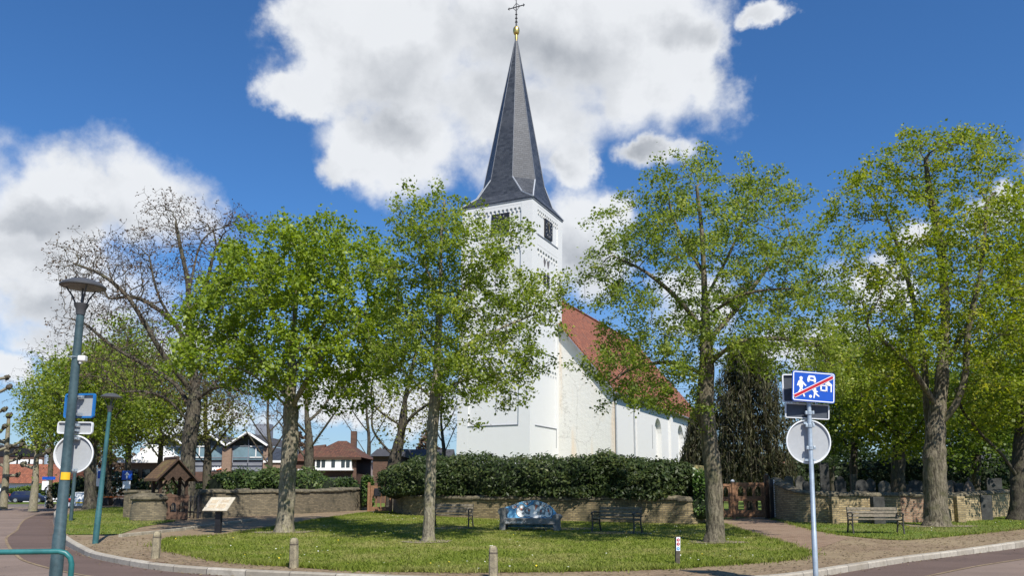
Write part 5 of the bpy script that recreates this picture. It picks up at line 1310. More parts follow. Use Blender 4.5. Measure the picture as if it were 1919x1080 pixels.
Y = 116; a, b = P(-60, 880, Y).x, P(112, 880, Y).x; zt = Z(905, Y); zr = Z(869, Y)
o = empty('red_roofed_row', ((a + b) / 2, Y, 0), 0, 'long low white house with bright red tiled roof behind the parked cars', 'house')
m = MB(); m.box(((a + b) / 2, Y + 4, zt / 2), (b - a, 8, zt)); m.build('wall', M_paintwhite, o, world=True)
m = MB(); m.prism([(-.6, -.1), (8.6, -.1), (4.0, zr - zt)], (a - .3, Y, zt), (0, 1, 0), (0, 0, 1), b - a + .6); m.build('roof', M_rooftile, o, world=True)
for i in range(4): m = MB(); m.box((a + (b - a) * (.45 + .15 * i), Y - .04, 1.3), (1.4, .1, 1.3)); m.build('window', M_glass, o, world=True)
Y = 128; a, b = P(-60, 880, Y).x, P(102, 880, Y).x; zt = Z(838, Y)
o = empty('dark_flat_block', ((a + b) / 2, Y, 0), 0, 'dark brown flat roofed block with black window band above the red roof', 'building')
m = MB(); m.box(((a + b) / 2, Y + 5, zt / 2), (b - a, 10, zt)); m.build('wall', M_darkbrick, o, world=True)
m = MB(); z1, z2 = Z(856, Y), Z(841, Y); m.box(((a + b) / 2 - .1, Y - .05, (z1 + z2) / 2), (b - a - 1, .12, z2 - z1)); m.build('window_band', M_black, o, world=True)
m = MB(); m.box(((a + b) / 2, Y, zt + .1), (b - a + .6, .5, .25)); m.build('roof_edge', M_flatroof, o, world=True)
m = MB(); 
for i in range(3): m.box((a + (b - a) * (.5 + .14 * i), Y - .06, Z(866, Y)), (2.2, .1, .7))
m.build('window', M_paintwhite, o, world=True)
m = MB(); xq = P(91, 850, Y - 1).x; m.tube([(xq, Y - 1, 0), (xq, Y - 1, Z(836, Y - 1))], .5, 10); m.build('flue', M_galv, o, world=True)
Y = 70; a, b = P(1868, 900, Y).x, P(1990, 900, Y).x; zt = Z(893, Y)
o = empty('pale_blue_house', ((a + b) / 2, Y, .45), 0, 'pale blue-white house glimpsed between trunks at the right edge', 'house')
m = MB(); m.box(((a + b) / 2, Y + 3, zt / 2), (b - a, 6, zt)); m.build('wall', plain('pale_blue_render', (.55, .62, .70), .8, .05, 2), o, world=True)
m = MB(); m.prism([(-.4, 0), (6.4, 0), (3, 2.6)], (a - .3, Y, zt), (0, 1, 0), (0, 0, 1), b - a + .6); m.build('roof', M_flatroof, o, world=True)
m = MB(); m.box((a + 2.0, Y - .04, 1.9), (1.0, .1, 1.4)); m.build('window', M_glass, o, world=True)
Y = 96; a, b = P(1440, 900, Y).x, P(1500, 900, Y).x; zt = Z(893, Y)
o = empty('brick_cottage', ((a + b) / 2, Y, .45), 0, 'low red roofed pale cottage glimpsed behind the gravestones right of the gate', 'house')
m = MB(); m.box(((a + b) / 2, Y + 3, zt / 2), (b - a, 6, zt)); m.build('wall', M_pinkwall, o, world=True)
m = MB(); m.prism([(-.4, 0), (6.4, 0), (3, 2.4)], (a - .3, Y, zt), (0, 1, 0), (0, 0, 1), b - a + .6); m.build('roof', M_rooftile, o, world=True)

# containers with an orange lid
q = P(212, 938, 62); o = empty('waste_container', (q.x, 62, 0.0), R(4), 'black waste containers under an orange lid beyond the round pier', 'container')
m = MB(); m.box((-.55, 0, .55), (.8, .8, 1.0)); m.box((.55, 0, .5), (.7, .8, .9)); m.build('bin', M_black, o, bevel=.03)
m = MB(); m.box((0, 0, 1.12), (2.1, .95, .10)); m.build('lid', M_orange, o, bevel=.02)

# ------------------------------------------------------------------ cars
def car(name, loc, rz, label, paint, L_=4.0, Wd=1.7, H=1.45, group=None):
    o = empty(name, loc, rz, label, 'car', group); w2 = Wd / 2
    # section: y, half width at sill, belt, roof; z sill, belt, roof   (rear at -y, front at +y)
    sec = [(-2.0, .74, .76, .60, .38, .80, .86), (-1.93, .80, .82, .60, .24, .88, 1.06), (-1.62, .84, .85, .60, .20, .92, 1.38), (-.8, .85, .86, .62, .19, .92, 1.45), (.1, .85, .86, .61, .19, .90, 1.44), (.72, .85, .85, .64, .19, .88, 1.16), (1.15, .84, .83, .66, .20, .86, .93), (1.75, .80, .78, .60, .24, .74, .78), (2.0, .70, .68, .50, .34, .60, .64)]
    k = L_ / 4.0; kw = Wd / 1.7; kh = H / 1.45; rows = []
    for y, a, b, c, z0, z1, z2 in sec:
        a, b, c = a * kw, b * kw, c * kw; z0, z1, z2 = z0 * kh, z1 * kh, z2 * kh; y *= k
        rows.append([(-a * .9, y, z0), (-a, y, z0 + .12), (-b, y, z1), (-c, y, z2 - .03), (-c * .8, y, z2), (c * .8, y, z2), (c, y, z2 - .03), (b, y, z1), (a, y, z0 + .12), (a * .9, y, z0)])
    m = MB(); m.grid(rows, True); m.face(rows[0]); m.face(rows[-1][::-1]); m.build('body', paint, o, smooth=True)
    def lerp(p, q, t): return Vector(p).lerp(Vector(q), t)
    g = MB()
    for si in (3, 6):
        s_ = -1 if si == 3 else 1
        bi = 2 if s_ < 0 else 7
        pts = [lerp(rows[2][bi], rows[2][si], .12) + Vector((0, .18, 0)), lerp(rows[4][bi], rows[4][si], .12), lerp(rows[5][bi], rows[5][si], .15) + Vector((0, .18, 0)), lerp(rows[4][bi], rows[4][si], .88) + Vector((0, .1, 0)), lerp(rows[3][bi], rows[3][si], .9), lerp(rows[2][bi], rows[2][si], .82) + Vector((0, .22, 0))]
        g.face([p + Vector((s_ * .012, 0, .004)) for p in (pts if s_ > 0 else pts[::-1])])
    a, b = rows[1], rows[2]; rw = [lerp(a[2], b[2], .3), lerp(a[7], b[7], .3), lerp(a[6], b[6], .9), lerp(a[3], b[3], .9)]
    ctr = sum(rw, Vector()) / 4; g.face([ctr + (p - ctr) * .9 + Vector((0, -.035, .012)) for p in rw])
    a, b = rows[6], rows[4]; ws = [lerp(a[3], b[3], .08), lerp(a[6], b[6], .08), lerp(a[6], b[6], .92), lerp(a[3], b[3], .92)]
    ctr = sum(ws, Vector()) / 4; g.face([ctr + (p - ctr) * .94 + Vector((0, .05, .06)) for p in ws][::-1])
    g.build('window', M_glass, o, weld=False)
    for x in (-1, 1):
        for y in (-1.28 * k, 1.25 * k):
            m = MB(); m.lathe([(.0, -.1), (.30, -.1), (.32, -.06), (.32, .06), (.30, .1), (0, .1)], k=20, caps=False); m.v = [(x * w2 * .90 + z_, y + a_, .31 + b_) for a_, b_, z_ in m.v]; wh = m.build('wheel', M_tyre, o, smooth=True)
            m = MB(); m.lathe([(0, -.105), (.20, -.105), (.20, .105), (0, .105)], k=14, caps=False); m.v = [(x * w2 * .90 + z_, y + a_, .31 + b_) for a_, b_, z_ in m.v]; m.build('rim', M_rim, wh)
        m = MB(); m.box((x * .66 * kw, -1.955 * k, .86 * kh), (.20, .12, .30)); m.build('tail_light', M_taillight, o, bevel=.03)
        m = MB(); m.box((x * .58 * kw, 1.90 * k, .62 * kh), (.28, .16, .14)); m.build('headlight', M_alulight, o, bevel=.03)
    m = MB(); m.box((0, -2.0 * k, .70 * kh), (.50, .02, .11)); m.build('number_plate', M_plate, o)
    m = MB(); m.box((0, -1.99 * k, .40 * kh), (1.4 * kw, .06, .14)); m.build('bumper', M_black, o, bevel=.02)
    return o
q = P(141, 960, 60); car('parked_car', (q.x, 61.5, .0), R(15), 'silver white hatchback seen from behind on the left road', M_carwhite, 4.0, 1.72, 1.5)
q = P(42, 938, 97); car('parked_car', (q.x, 98.5, .14), R(-78), 'dark blue car parked beyond the pollarded trees, right one of two', M_cardark, 4.0, 1.72, 1.42, None)
q = P(0, 938, 99); car('parked_car', (q.x - .6, 100, .14), R(-70), 'dark blue car cut by the left edge of the photo', M_cardark, 4.1, 1.72, 1.45, None)

# ------------------------------------------------------------------ trees
from mathutils.kdtree import KDTree
def colonize(seed_p, seed_par, attr, step, kill, infl, maxit=140, jit=0.22, gravity=0.0):
    pos = [np.array(p, float) for p in seed_p]; par = list(seed_par); A = np.array(attr); nA = len(A)
    best = np.full(nA, 1e9); bi = np.zeros(nA, int); alive = np.ones(nA, bool)
    def upd(i0):
        newp = np.array(pos[i0:])
        for s in range(0, len(newp), 256):
            d = np.linalg.norm(A[:, None, :] - newp[None, s:s + 256, :], axis=2); j = d.argmin(1); dm = d[np.arange(nA), j]
            k = dm < best; best[k] = dm[k]; bi[k] = i0 + s + j[k]
    upd(0); seen = set()
    for it in range(maxit):
        alive &= best > kill
        use = alive & (best < infl)
        if not alive.any(): break
        if not use.any(): use = alive & (best < best[alive].min() * 1.15)
        idx = bi[use]; Pn = np.array(pos); dirs = A[use] - Pn[idx]; dirs /= np.linalg.norm(dirs, axis=1)[:, None] + 1e-9
        u, inv = np.unique(idx, return_inverse=True); S_ = np.zeros((len(u), 3)); np.add.at(S_, inv, dirs)
        S_ /= np.linalg.norm(S_, axis=1)[:, None] + 1e-9; S_ += rng.normal(size=S_.shape) * jit; S_[:, 2] += gravity
        S_ /= np.linalg.norm(S_, axis=1)[:, None] + 1e-9
        i0 = len(pos)
        for n_, d in zip(u, S_):
            pos.append(Pn[n_] + d * step); par.append(int(n_))
        if len(pos) > 26000: break
        upd(i0)
    return np.array(pos), np.array(par)

def tube_mesh(pos, par, rad, sel, k, flare=None):
    """frustums for the edges child -> parent in sel; ring of the main child joins its parent's ring"""
    n = len(pos); main = {}
    for i in np.argsort(rad):
        if par[i] >= 0: main[par[i]] = i
    dirs = np.zeros((n, 3))
    for i in range(n):
        c = main.get(i); p = par[i]
        d = (pos[c] if c is not None else pos[i]) - (pos[p] if p >= 0 else pos[i]); dirs[i] = d / (np.linalg.norm(d) + 1e-9)
    ref = np.array([0.91, 0.13, 0.39]); U = np.cross(dirs, ref); U /= np.linalg.norm(U, axis=1)[:, None] + 1e-9; V = np.cross(dirs, U)
    ang = 2 * np.pi * np.arange(k) / k; ca, sa = np.cos(ang), np.sin(ang)
    def ring(ii, rr, wob=0.0):
        r_ = rr[:, None] * (1 + wob * rng.normal(size=(len(ii), k)))
        return pos[ii][:, None, :] + r_[:, :, None] * (U[ii][:, None, :] * ca[None, :, None] + V[ii][:, None, :] * sa[None, :, None])
    ci = np.array([i for i in sel if par[i] >= 0]); pi = par[ci]; wob = 0.05 if k > 6 else 0.0
    R1 = ring(np.arange(n), rad, wob)
    ismain = np.array([main[p] == i for i, p in zip(ci, pi)])
    # non main children start with their own ring at the parent
    start = np.where(ismain[:, None, None], R1[pi], 0)
    if (~ismain).any():
        nm = ci[~ismain]; pp = pi[~ismain]; d = pos[nm] - pos[pp]; d /= np.linalg.norm(d, axis=1)[:, None] + 1e-9
        u = U[nm]; v = V[nm]; rr = np.minimum(rad[nm] * 1.25, rad[pp] * .95)
        start[~ismain] = pos[pp][:, None, :] + rr[:, None, None] * (u[:, None, :] * ca[None, :, None] + v[:, None, :] * sa[None, :, None])
    end = R1[ci]; m_ = len(ci); verts = np.concatenate([start, end], 1).reshape(-1, 3)
    b = np.arange(m_)[:, None] * 2 * k; j = np.arange(k)[None, :]; j2 = (j + 1) % k
    q = np.stack([b + j, b + j2, b + k + j2, b + k + j], 2).reshape(-1, 4)
    return verts, q

def dens_pts(pl, step=0.22):
    out = [Vector(pl[0])]
    for a, b in zip(pl[:-1], pl[1:]):
        a, b = Vector(a), Vector(b); n = max(1, int((b - a).length / step))
        out += [a.lerp(b, (i + 1) / n) for i in range(n)]
    return out
def spline3(pl, n=5):
    out = []
    for i in range(len(pl) - 1):
        p0, p1, p2, p3 = (Vector(pl[j]) for j in (max(i - 1, 0), i, i + 1, min(i + 2, len(pl) - 1)))
        for k in range(n):
            t = k / n; out.append(0.5 * (2 * p1 + (p2 - p0) * t + (2 * p0 - 5 * p1 + 4 * p2 - p3) * t * t + (3 * p1 - p0 - 3 * p2 + p3) * t ** 3))
    out.append(Vector(pl[-1])); return out

def grow(name, label, base, trunk, limbs, blobs, Y, trunk_r, barkm, leafm, n_attr, clump, leaf_n, leaf_sz, step=.22, kill=.36, infl=2.0, leaf_r=.016, spread=.22, tip=.005, flare=1.5, up=.35, droop=.1, group=None, jit=.22, thick_k=12, parts=True, cat='tree', extra=0, tint=(0, 1), depth=1.0, gravity=0.0, tuft=0):
    """trunk/limbs: lists of (px, py, dy); blobs: (px, py, rx, ry) in photograph pixels at the tree's own distance"""
    Y = base[1]; root = empty(name, base, 0, label, cat, group)
    W3 = lambda p: P(p[0], p[1], Y + (p[2] if len(p) > 2 else 0))
    tr = [Vector(base) - Vector((0, 0, .35)), Vector(base) + Vector((0, 0, .02))] + [W3(p) for p in trunk]
    seeds = dens_pts(spline3(tr), step); sp_ = [tuple(p) for p in seeds]; par = [-1] + list(range(len(sp_) - 1))
    minr = {}
    Lt = len(sp_)
    for l in limbs:
        pl = [W3(p) for p in l]; d = [(Vector(q) - pl[0]).length for q in sp_]; j = int(np.argmin(d))
        pts = dens_pts(spline3([Vector(sp_[j])] + pl[1:]), step); prev = j
        for q in pts[1:]: sp_.append(tuple(q)); par.append(prev); prev = len(sp_) - 1
    # attractors
    k_ = mpp(Y); cx0 = np.average([b[0] for b in blobs], weights=[b[2] * b[3] for b in blobs]); Rw = max(abs(b[0] - cx0) + b[2] for b in blobs) * k_
    wts = np.array([b[2] * b[3] for b in blobs], float); wts /= wts.sum(); cen = []
    while len(cen) < max(4, n_attr // clump):
        b = blobs[rng.choice(len(blobs), p=wts)]; a = rng.uniform(0, 2 * np.pi); r = math.sqrt(rng.uniform(0, 1))
        px, py = b[0] + b[2] * r * math.cos(a), b[1] + b[3] * r * math.sin(a); rb = max(b[2], b[3]) * k_; dx = abs(px - cx0) * k_
        Rd = math.sqrt(max(Rw * Rw - dx * dx, rb * rb)) * .85 * depth; Rd = min(Rd, rb * 2.2)
        cen.append(np.array(P(px, py, Y + rng.uniform(-Rd, Rd))))
    cen = np.array(cen); A = np.repeat(cen, clump, 0)[:n_attr]; A = A + rng.normal(size=A.shape) * np.array([.34, .34, .23]) * (k_ / .0155) ** .5
    pos, pr = colonize(sp_, par, A, step, kill, infl, jit=jit, gravity=gravity)
    n = len(pos); nch = np.zeros(n, int); 
    for p in pr:
        if p >= 0: nch[p] += 1
    tips = np.where(nch == 0, 1, 0).astype(float); cnt = tips.copy()
    for i in range(n - 1, 0, -1): cnt[pr[i]] += cnt[i]
    cnt = np.maximum(cnt, 1); ex_ = min(3.2, max(1.4, math.log(cnt[0] + 1) / math.log(trunk_r / tip))); rad = tip * cnt ** (1 / ex_)
    rad *= trunk_r / rad[0] if cnt[0] > 1 else 1
    rad[Lt:] *= .85; rad = np.maximum(rad, tip)
    zb = pos[:, 2] - base[2]; fl = np.where((np.arange(n) < Lt) & (zb < 1.2), 1 + (flare - 1) * np.exp(-np.maximum(zb, 0) / .22), 1.0); 
    for i in range(Lt): rad[i] = max(rad[i], trunk_r * (1 - .80 * (i / Lt) ** .9) * .92)
    rad *= fl
    big = np.where(rad > .028)[0]; small = np.where(rad <= .028)[0]
    v, q = tube_mesh(pos, pr, rad, big, thick_k); tk = raw_mesh('trunk', v, q, barkm, root, smooth=True)
    v, q = tube_mesh(pos, pr, rad, small, 3); raw_mesh('twigs', v, q, barkm, tk)
    host = np.where((rad < leaf_r) & (np.arange(n) >= Lt))[0]
    if tuft: keep = (rng.uniform(size=len(host)) < tuft) | ((nch[host] == 0) & (rng.uniform(size=len(host)) < .7)); host = host[keep]
    c = np.repeat(pos[host], leaf_n, 0)
    if extra: c = np.concatenate([c, A[rng.choice(len(A), extra)]])
    c = c + rng.normal(size=c.shape) * spread * np.array([1, 1, .8])
    v, q = leaf_quads(c, leaf_sz, leaf_sz * .8, up, droop)
    cell = np.sin(c[:, 0] * 1.3 + c[:, 2] * 1.7) * .12
    tone = np.repeat(rng.normal(size=len(host)) * .16, leaf_n); tone = np.concatenate([tone, np.zeros(len(c) - len(tone))])
    t_ = np.clip(rng.uniform(tint[0], tint[1], len(c)) * .8 + .1 + tone + cell, 0, 1)
    raw_mesh('crown', v, q, leafm, root, attr=t_)
    print('TREE', name, label[:30], 'nodes', n, 'leaves', len(c))
    return root

def tree_at(px, py): g = G(px, py); return g
g = G(533, 1000); T2 = grow('maple_tree', 'dense bright green maple with pale dappled trunk beside the information board', g,
    [(537, 950, 0), (540, 890, 0), (545, 810, 0), (545, 740, 0), (550, 640, .2), (556, 540, .1), (560, 470, 0)],
    [[(545, 765), (575, 715, -.8), (616, 653, -1.2), (665, 618, -1.0)], [(546, 750), (500, 690, .7), (450, 640, .5), (400, 610, .3)], [(548, 700), (600, 620, 1.0), (650, 540, 1.2)], [(550, 650), (500, 560, -.8), (470, 500, -1.0)], [(545, 770), (470, 700, -1.2), (420, 690, -1.5)]],
    [(585, 432, 62, 40), (520, 470, 95, 65), (650, 485, 75, 60), (470, 540, 85, 70), (600, 560, 120, 90), (690, 560, 65, 75), (395, 570, 45, 50), (345, 650, 45, 45), (420, 650, 70, 60), (500, 700, 75, 50), (640, 670, 95, 60), (722, 620, 38, 75), (690, 720, 45, 40), (540, 620, 120, 90), (390, 600, 60, 50)],
    28.6, .26, B_maple, L_maple, 3000, 9, 38, .125, tuft=.44, spread=.15, leaf_r=.017, tip=.006, flare=1.4, extra=3500, kill=.40)
g = G(803, 1018); T3 = grow('linden_tree', 'slender linden with yellow-green leaves standing before the church tower', g,
    [(805, 960, 0), (808, 880, 0), (812, 800, 0), (818, 720, 0), (822, 620, 0), (826, 520, 0), (828, 430, 0), (834, 375, 0)],
    [[(818, 720), (860, 660, -.6), (930, 620, -.9), (1000, 590, -.6)], [(820, 660), (770, 600, .6), (745, 560, .5)], [(823, 600), (880, 530, .5), (950, 480, .4)], [(824, 560), (790, 480, -.5), (775, 430, -.4)], [(815, 760), (760, 700, -.4), (720, 660, -.3)], [(818, 730), (880, 710, .7), (950, 700, .8)]],
    [(838, 392, 36, 38), (785, 430, 45, 50), (885, 450, 70, 55), (800, 515, 65, 70), (930, 560, 95, 75), (1000, 560, 45, 45), (865, 630, 100, 80), (955, 670, 65, 65), (770, 630, 55, 70), (735, 660, 40, 60), (850, 710, 70, 35), (960, 450, 30, 35), (940, 740, 30, 25)],
    23.6, .155, B_maple, L_linden, 2500, 9, 46, .088, tuft=.40, spread=.12, leaf_r=.013, tip=.0045, flare=1.4, extra=200, kill=.32)
g = G(1340, 1019); T4 = grow('linden_tree', 'spreading linden with open crown left of the blue road sign', g,
    [(1340, 960, 0), (1336, 880, 0), (1329, 820, 0), (1322, 760, 0), (1325, 690, 0), (1323, 610, 0), (1320, 530, 0), (1316, 440, 0), (1306, 350, 0)],
    [[(1325, 690), (1362, 655, -.5), (1400, 638, -.8), (1480, 636, -1.0), (1540, 650, -1)], [(1324, 650), (1380, 580, .6), (1440, 500, .9), (1480, 440, 1.0)], [(1323, 630), (1270, 560, -.6), (1210, 510, -.9), (1150, 480, -.8)], [(1325, 700), (1260, 680, .4), (1190, 690, .6), (1140, 720, .5)], [(1321, 560), (1370, 470, -.8), (1400, 390, -.9)], [(1320, 520), (1270, 430, .8), (1250, 360, .6)], [(1323, 600), (1400, 550, -1.4), (1500, 540, -1.6)]],
    [(1275, 310, 48, 48), (1365, 350, 85, 55), (1440, 400, 60, 60), (1290, 400, 95, 70), (1160, 425, 38, 38), (1195, 500, 85, 60), (1350, 490, 115, 80), (1480, 500, 75, 75), (1150, 590, 50, 48), (1240, 610, 105, 70), (1545, 590, 60, 70), (1570, 650, 40, 50), (1500, 620, 70, 60), (1510, 540, 60, 60), (1450, 540, 60, 60), (1560, 700, 40, 40), (1420, 610, 95, 75), (1145, 690, 45, 50), (1220, 720, 85, 40), (1520, 680, 70, 60), (1140, 500, 40, 30), (1270, 750, 50, 30), (1200, 690, 90, 50), (1190, 740, 80, 35), (1240, 660, 80, 50)],
    23.1, .235, B_grey, L_lindenb, 3400, 7, 42, .083, tuft=.42, spread=.12, leaf_r=.0125, tip=.005, flare=1.4, extra=200, kill=.33)
g = G(1755, 988); T5 = grow('linden_tree', 'huge old linden with forked thick trunk on the right verge', g,
    [(1754, 930, 0), (1752, 860, 0), (1755, 790, 0), (1764, 730, 0), (1768, 670, 0), (1772, 590, .2), (1765, 480, .3), (1745, 370, .2), (1735, 300, 0)],
    [[(1752, 850), (1738, 780, .5), (1734, 700, .7), (1722, 610, 1.2), (1695, 500, 1.6), (1660, 400, 1.5)], [(1754, 810), (1790, 760, -.4), (1810, 700, -.6), (1815, 620, -.8), (1840, 500, -1.2), (1850, 380, -1.0)], [(1745, 760), (1715, 700, -.8), (1680, 660, -1.5), (1630, 620, -2)], [(1766, 690), (1820, 600, 1.2), (1880, 520, 1.8)], [(1764, 740), (1700, 720, 1.5), (1650, 700, 2.2)]],
    [(1735, 280, 58, 35), (1820, 280, 60, 38), (1640, 330, 50, 42), (1590, 385, 40, 50), (1700, 350, 60, 40), (1600, 440, 35, 25), (1800, 370, 65, 50), (1755, 460, 70, 45), (1660, 490, 70, 45), (1810, 470, 95, 60), (1885, 430, 60, 60), (1620, 560, 75, 65), (1740, 570, 120, 65), (1870, 570, 80, 80), (1650, 670, 85, 55), (1780, 640, 120, 45), (1890, 660, 55, 70), (1620, 700, 60, 40)],
    32.0, .40, B_grey, L_big, 3900, 9, 46, .115, tuft=.38, step=.3, kill=.46, infl=2.6, spread=.165, leaf_r=.018, tip=.007, flare=1.4, extra=1500, thick_k=16)
g = G(1911, 976); T6 = grow('linden_tree', 'linden cut by the right edge with a limb leaning left', g,
    [(1911, 930, 0), (1912, 880, 0), (1918, 800, 0), (1925, 700, 0), (1935, 600, 0), (1945, 500, 0)],
    [[(1911, 900), (1880, 855, -.5), (1840, 815, -1.0), (1805, 770, -1.2), (1790, 730, -1.2)], [(1920, 760), (1980, 650, .5), (2020, 560, .5)]],
    [(1935, 360, 50, 45), (1960, 460, 80, 80), (1930, 600, 80, 90), (1860, 760, 70, 45), (1990, 640, 90, 120), (1930, 740, 80, 60), (1800, 760, 40, 30)],
    38.0, .36, B_dark, L_big, 1700, 6, 18, .16, step=.32, kill=.52, infl=2.8, spread=.26, leaf_r=.02, tip=.008, extra=5000)
g = G(352, 967); T1 = grow('old_tree', 'old gnarled tree, still nearly bare, rising beside the lychgate', g,
    [(352, 930, 0), (352, 870, 0), (357, 815, 0), (362, 780, 0), (366, 730, .2), (358, 660, .3), (354, 600, .2), (352, 530, .2), (338, 460, 0), (330, 420, 0)],
    [[(358, 800), (340, 775, -.4), (312, 748, -.8), (275, 735, -1.2), (235, 735, -1.4)], [(360, 780), (335, 727, .5), (284, 691, .8), (213, 650, 1.0), (160, 608, 1.2), (132, 598, 1.2)], [(364, 740), (310, 670, -1.0), (262, 590, -1.6), (232, 548, -1.8), (187, 513, -2), (140, 495, -2)], [(360, 690), (330, 610, 1.2), (262, 560, 1.6), (210, 560, 1.8)], [(354, 600), (385, 540, -.6), (400, 480, -1), (418, 440, -1)], [(362, 740), (390, 660, 1.2), (420, 560, 1.6), (400, 430, 1.4)], [(366, 750), (410, 725, -.8), (470, 740, -1.4)], [(366, 760), (420, 700, 1), (480, 640, 1.6)], [(358, 650), (300, 560, -.5), (280, 480, -.6)], [(352, 560), (380, 450, .8), (440, 420, 1)]],
    [(150, 490, 55, 45), (190, 520, 70, 60), (150, 600, 50, 40), (235, 470, 60, 45), (300, 450, 70, 60), (310, 395, 40, 30), (330, 560, 95, 70), (400, 440, 60, 45), (450, 420, 50, 25), (250, 580, 90, 50), (260, 650, 100, 55), (420, 560, 60, 70), (420, 680, 80, 60), (440, 745, 60, 30), (200, 700, 60, 40), (300, 720, 70, 30)],
    37.0, .35, B_old, L_bud, 6500, 6, 2, .10, step=.26, kill=.27, infl=2.4, spread=.08, leaf_r=.011, tip=.0075, flare=1.5, jit=.34, thick_k=14, extra=0)

# background trees: each grown by itself, smaller crowns
def bgtree(px, pyb, Y, wpx, pyt, label, leafm, barkm, bare=0.0, lean=0, name='background_tree', dens=1.0, tr_r=.22, low=.42, leaf=.20, size_n=700, zoff=None):
    b = P(px, pyb, Y); base = Vector((b.x, Y, hgt(Y) if zoff is None else zoff)); pyb = CY - ((base.z - CAMH) / Y * 1500 * .99 - math.tan(PITCH) * 1500 * .98)
    pyb = next(yy for yy in range(880, 1100) if P(px, yy, Y).z <= base.z)
    H = pyb - pyt; h2 = wpx / 2; top = px + lean
    trunk = [(px, pyb - H * .2, 0), (px + lean * .3 + 2, pyb - H * .4, 0), (px + lean * .6 - 3, pyb - H * .62, 0), (top, pyb - H * .88, 0)]
    limbs = [[(px + lean * .3, pyb - H * (.28 + .08 * i)), (px + sgn * h2 * .35, pyb - H * (.42 + .07 * i), dy), (px + lean * .7 + sgn * h2 * .7, pyb - H * (.55 + .08 * i), dy * 2)] for i, (sgn, dy) in enumerate(((-1, .8), (1, -.8), (-1, -1.2), (1, 1.2)))]
    cz = pyb - H * (low + (1 - low) / 2); blobs = [(top, pyt + H * .14, h2 * .5, H * .14), (px + lean * .5 - h2 * .35, cz - H * .02, h2 * .6, H * .2), (px + lean * .5 + h2 * .38, cz + H * .03, h2 * .6, H * .2), (px + lean * .5, cz + H * .14, h2 * .85, H * .16), (px + lean * .5, cz - H * .1, h2 * .8, H * .18)]
    return grow(name, label, base, trunk, limbs, blobs, Y, tr_r, barkm, leafm, int(size_n * (1.5 if bare else 1)), 5, 2 if bare else int(13 * dens), leaf if not bare else leaf * .55, step=.42, kill=.62 if not bare else .5, infl=3.4, spread=.34 if not bare else .12, leaf_r=.024 if not bare else .016, tip=.010, extra=int((0 if bare else 5000) * dens), thick_k=8, jit=.3)
bgtree(170, 948, 50, 190, 640, 'half leafed tree with thick grey trunk behind the second lamp', L_linden, B_old, tr_r=.36, low=.35, size_n=900)
bgtree(95, 930, 74, 150, 640, 'brown budding tree far left above the plaza, behind the left lamp post', L_bud, B_old, bare=1, size_n=600)
bgtree(240, 940, 58, 190, 590, 'yellow-green tree rising behind the old bare tree', L_linden, B_dark, size_n=1000, low=.25)
bgtree(300, 940, 66, 170, 640, 'olive green budding tree behind the lychgate roof', L_olive, B_dark, size_n=800, low=.25, dens=.8)
bgtree(120, 938, 62, 170, 660, 'leafy yellow-green tree directly behind the left lamp post', L_linden, B_old, size_n=900, low=.25)
bgtree(205, 940, 70, 170, 620, 'tall yellow-green tree between second lamp and lychgate', L_olive, B_dark, size_n=900, low=.2, dens=.9)
bgtree(388, 930, 60, 150, 690, 'dark trunked tree standing before the zigzag hall', L_olive, B_dark, size_n=600, tr_r=.3, dens=.5, low=.56)
bgtree(505, 930, 68, 130, 690, 'bare twiggy tree between hall and maple trunk', L_bud, B_dark, bare=1, size_n=400)
bgtree(578, 915, 58, 170, 650, 'reddish trunked bare tree in front of the brick house', L_bud, B_old, bare=1, size_n=800, tr_r=.34, low=.4)
bgtree(735, 945, 46, 200, 600, 'forked dark budding tree beside the small gate', L_olive, B_dark, size_n=900, tr_r=.34, lean=50, dens=.35, low=.3, leaf=.15)
bgtree(690, 900, 92, 140, 650, 'fine twigged bare tree beyond the small gate', L_bud, B_dark, bare=1, size_n=500)
bgtree(830, 920, 72, 90, 690, 'leggy bare tree tight against the left side of the tower', L_bud, B_dark, bare=1, size_n=500, tr_r=.2)
bgtree(1683, 940, 44, 210, 640, 'churchyard tree with lumpy grey trunk behind the right bench', L_big, B_old, size_n=1000, tr_r=.38, low=.28)
bgtree(1600, 930, 50, 170, 600, 'green tree in the churchyard right of the blue sign', L_bg, B_dark, size_n=900, low=.2)
bgtree(1830, 930, 47, 190, 640, 'green tree in the churchyard behind the forked linden', L_bg, B_dark, size_n=900, low=.2)
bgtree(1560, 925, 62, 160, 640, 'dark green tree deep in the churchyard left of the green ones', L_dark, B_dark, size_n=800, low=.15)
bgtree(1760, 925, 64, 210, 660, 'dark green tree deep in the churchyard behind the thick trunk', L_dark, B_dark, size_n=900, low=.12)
bgtree(1900, 925, 60, 190, 640, 'dark green tree deep in the churchyard at the right edge', L_dark, B_dark, size_n=900, low=.12)

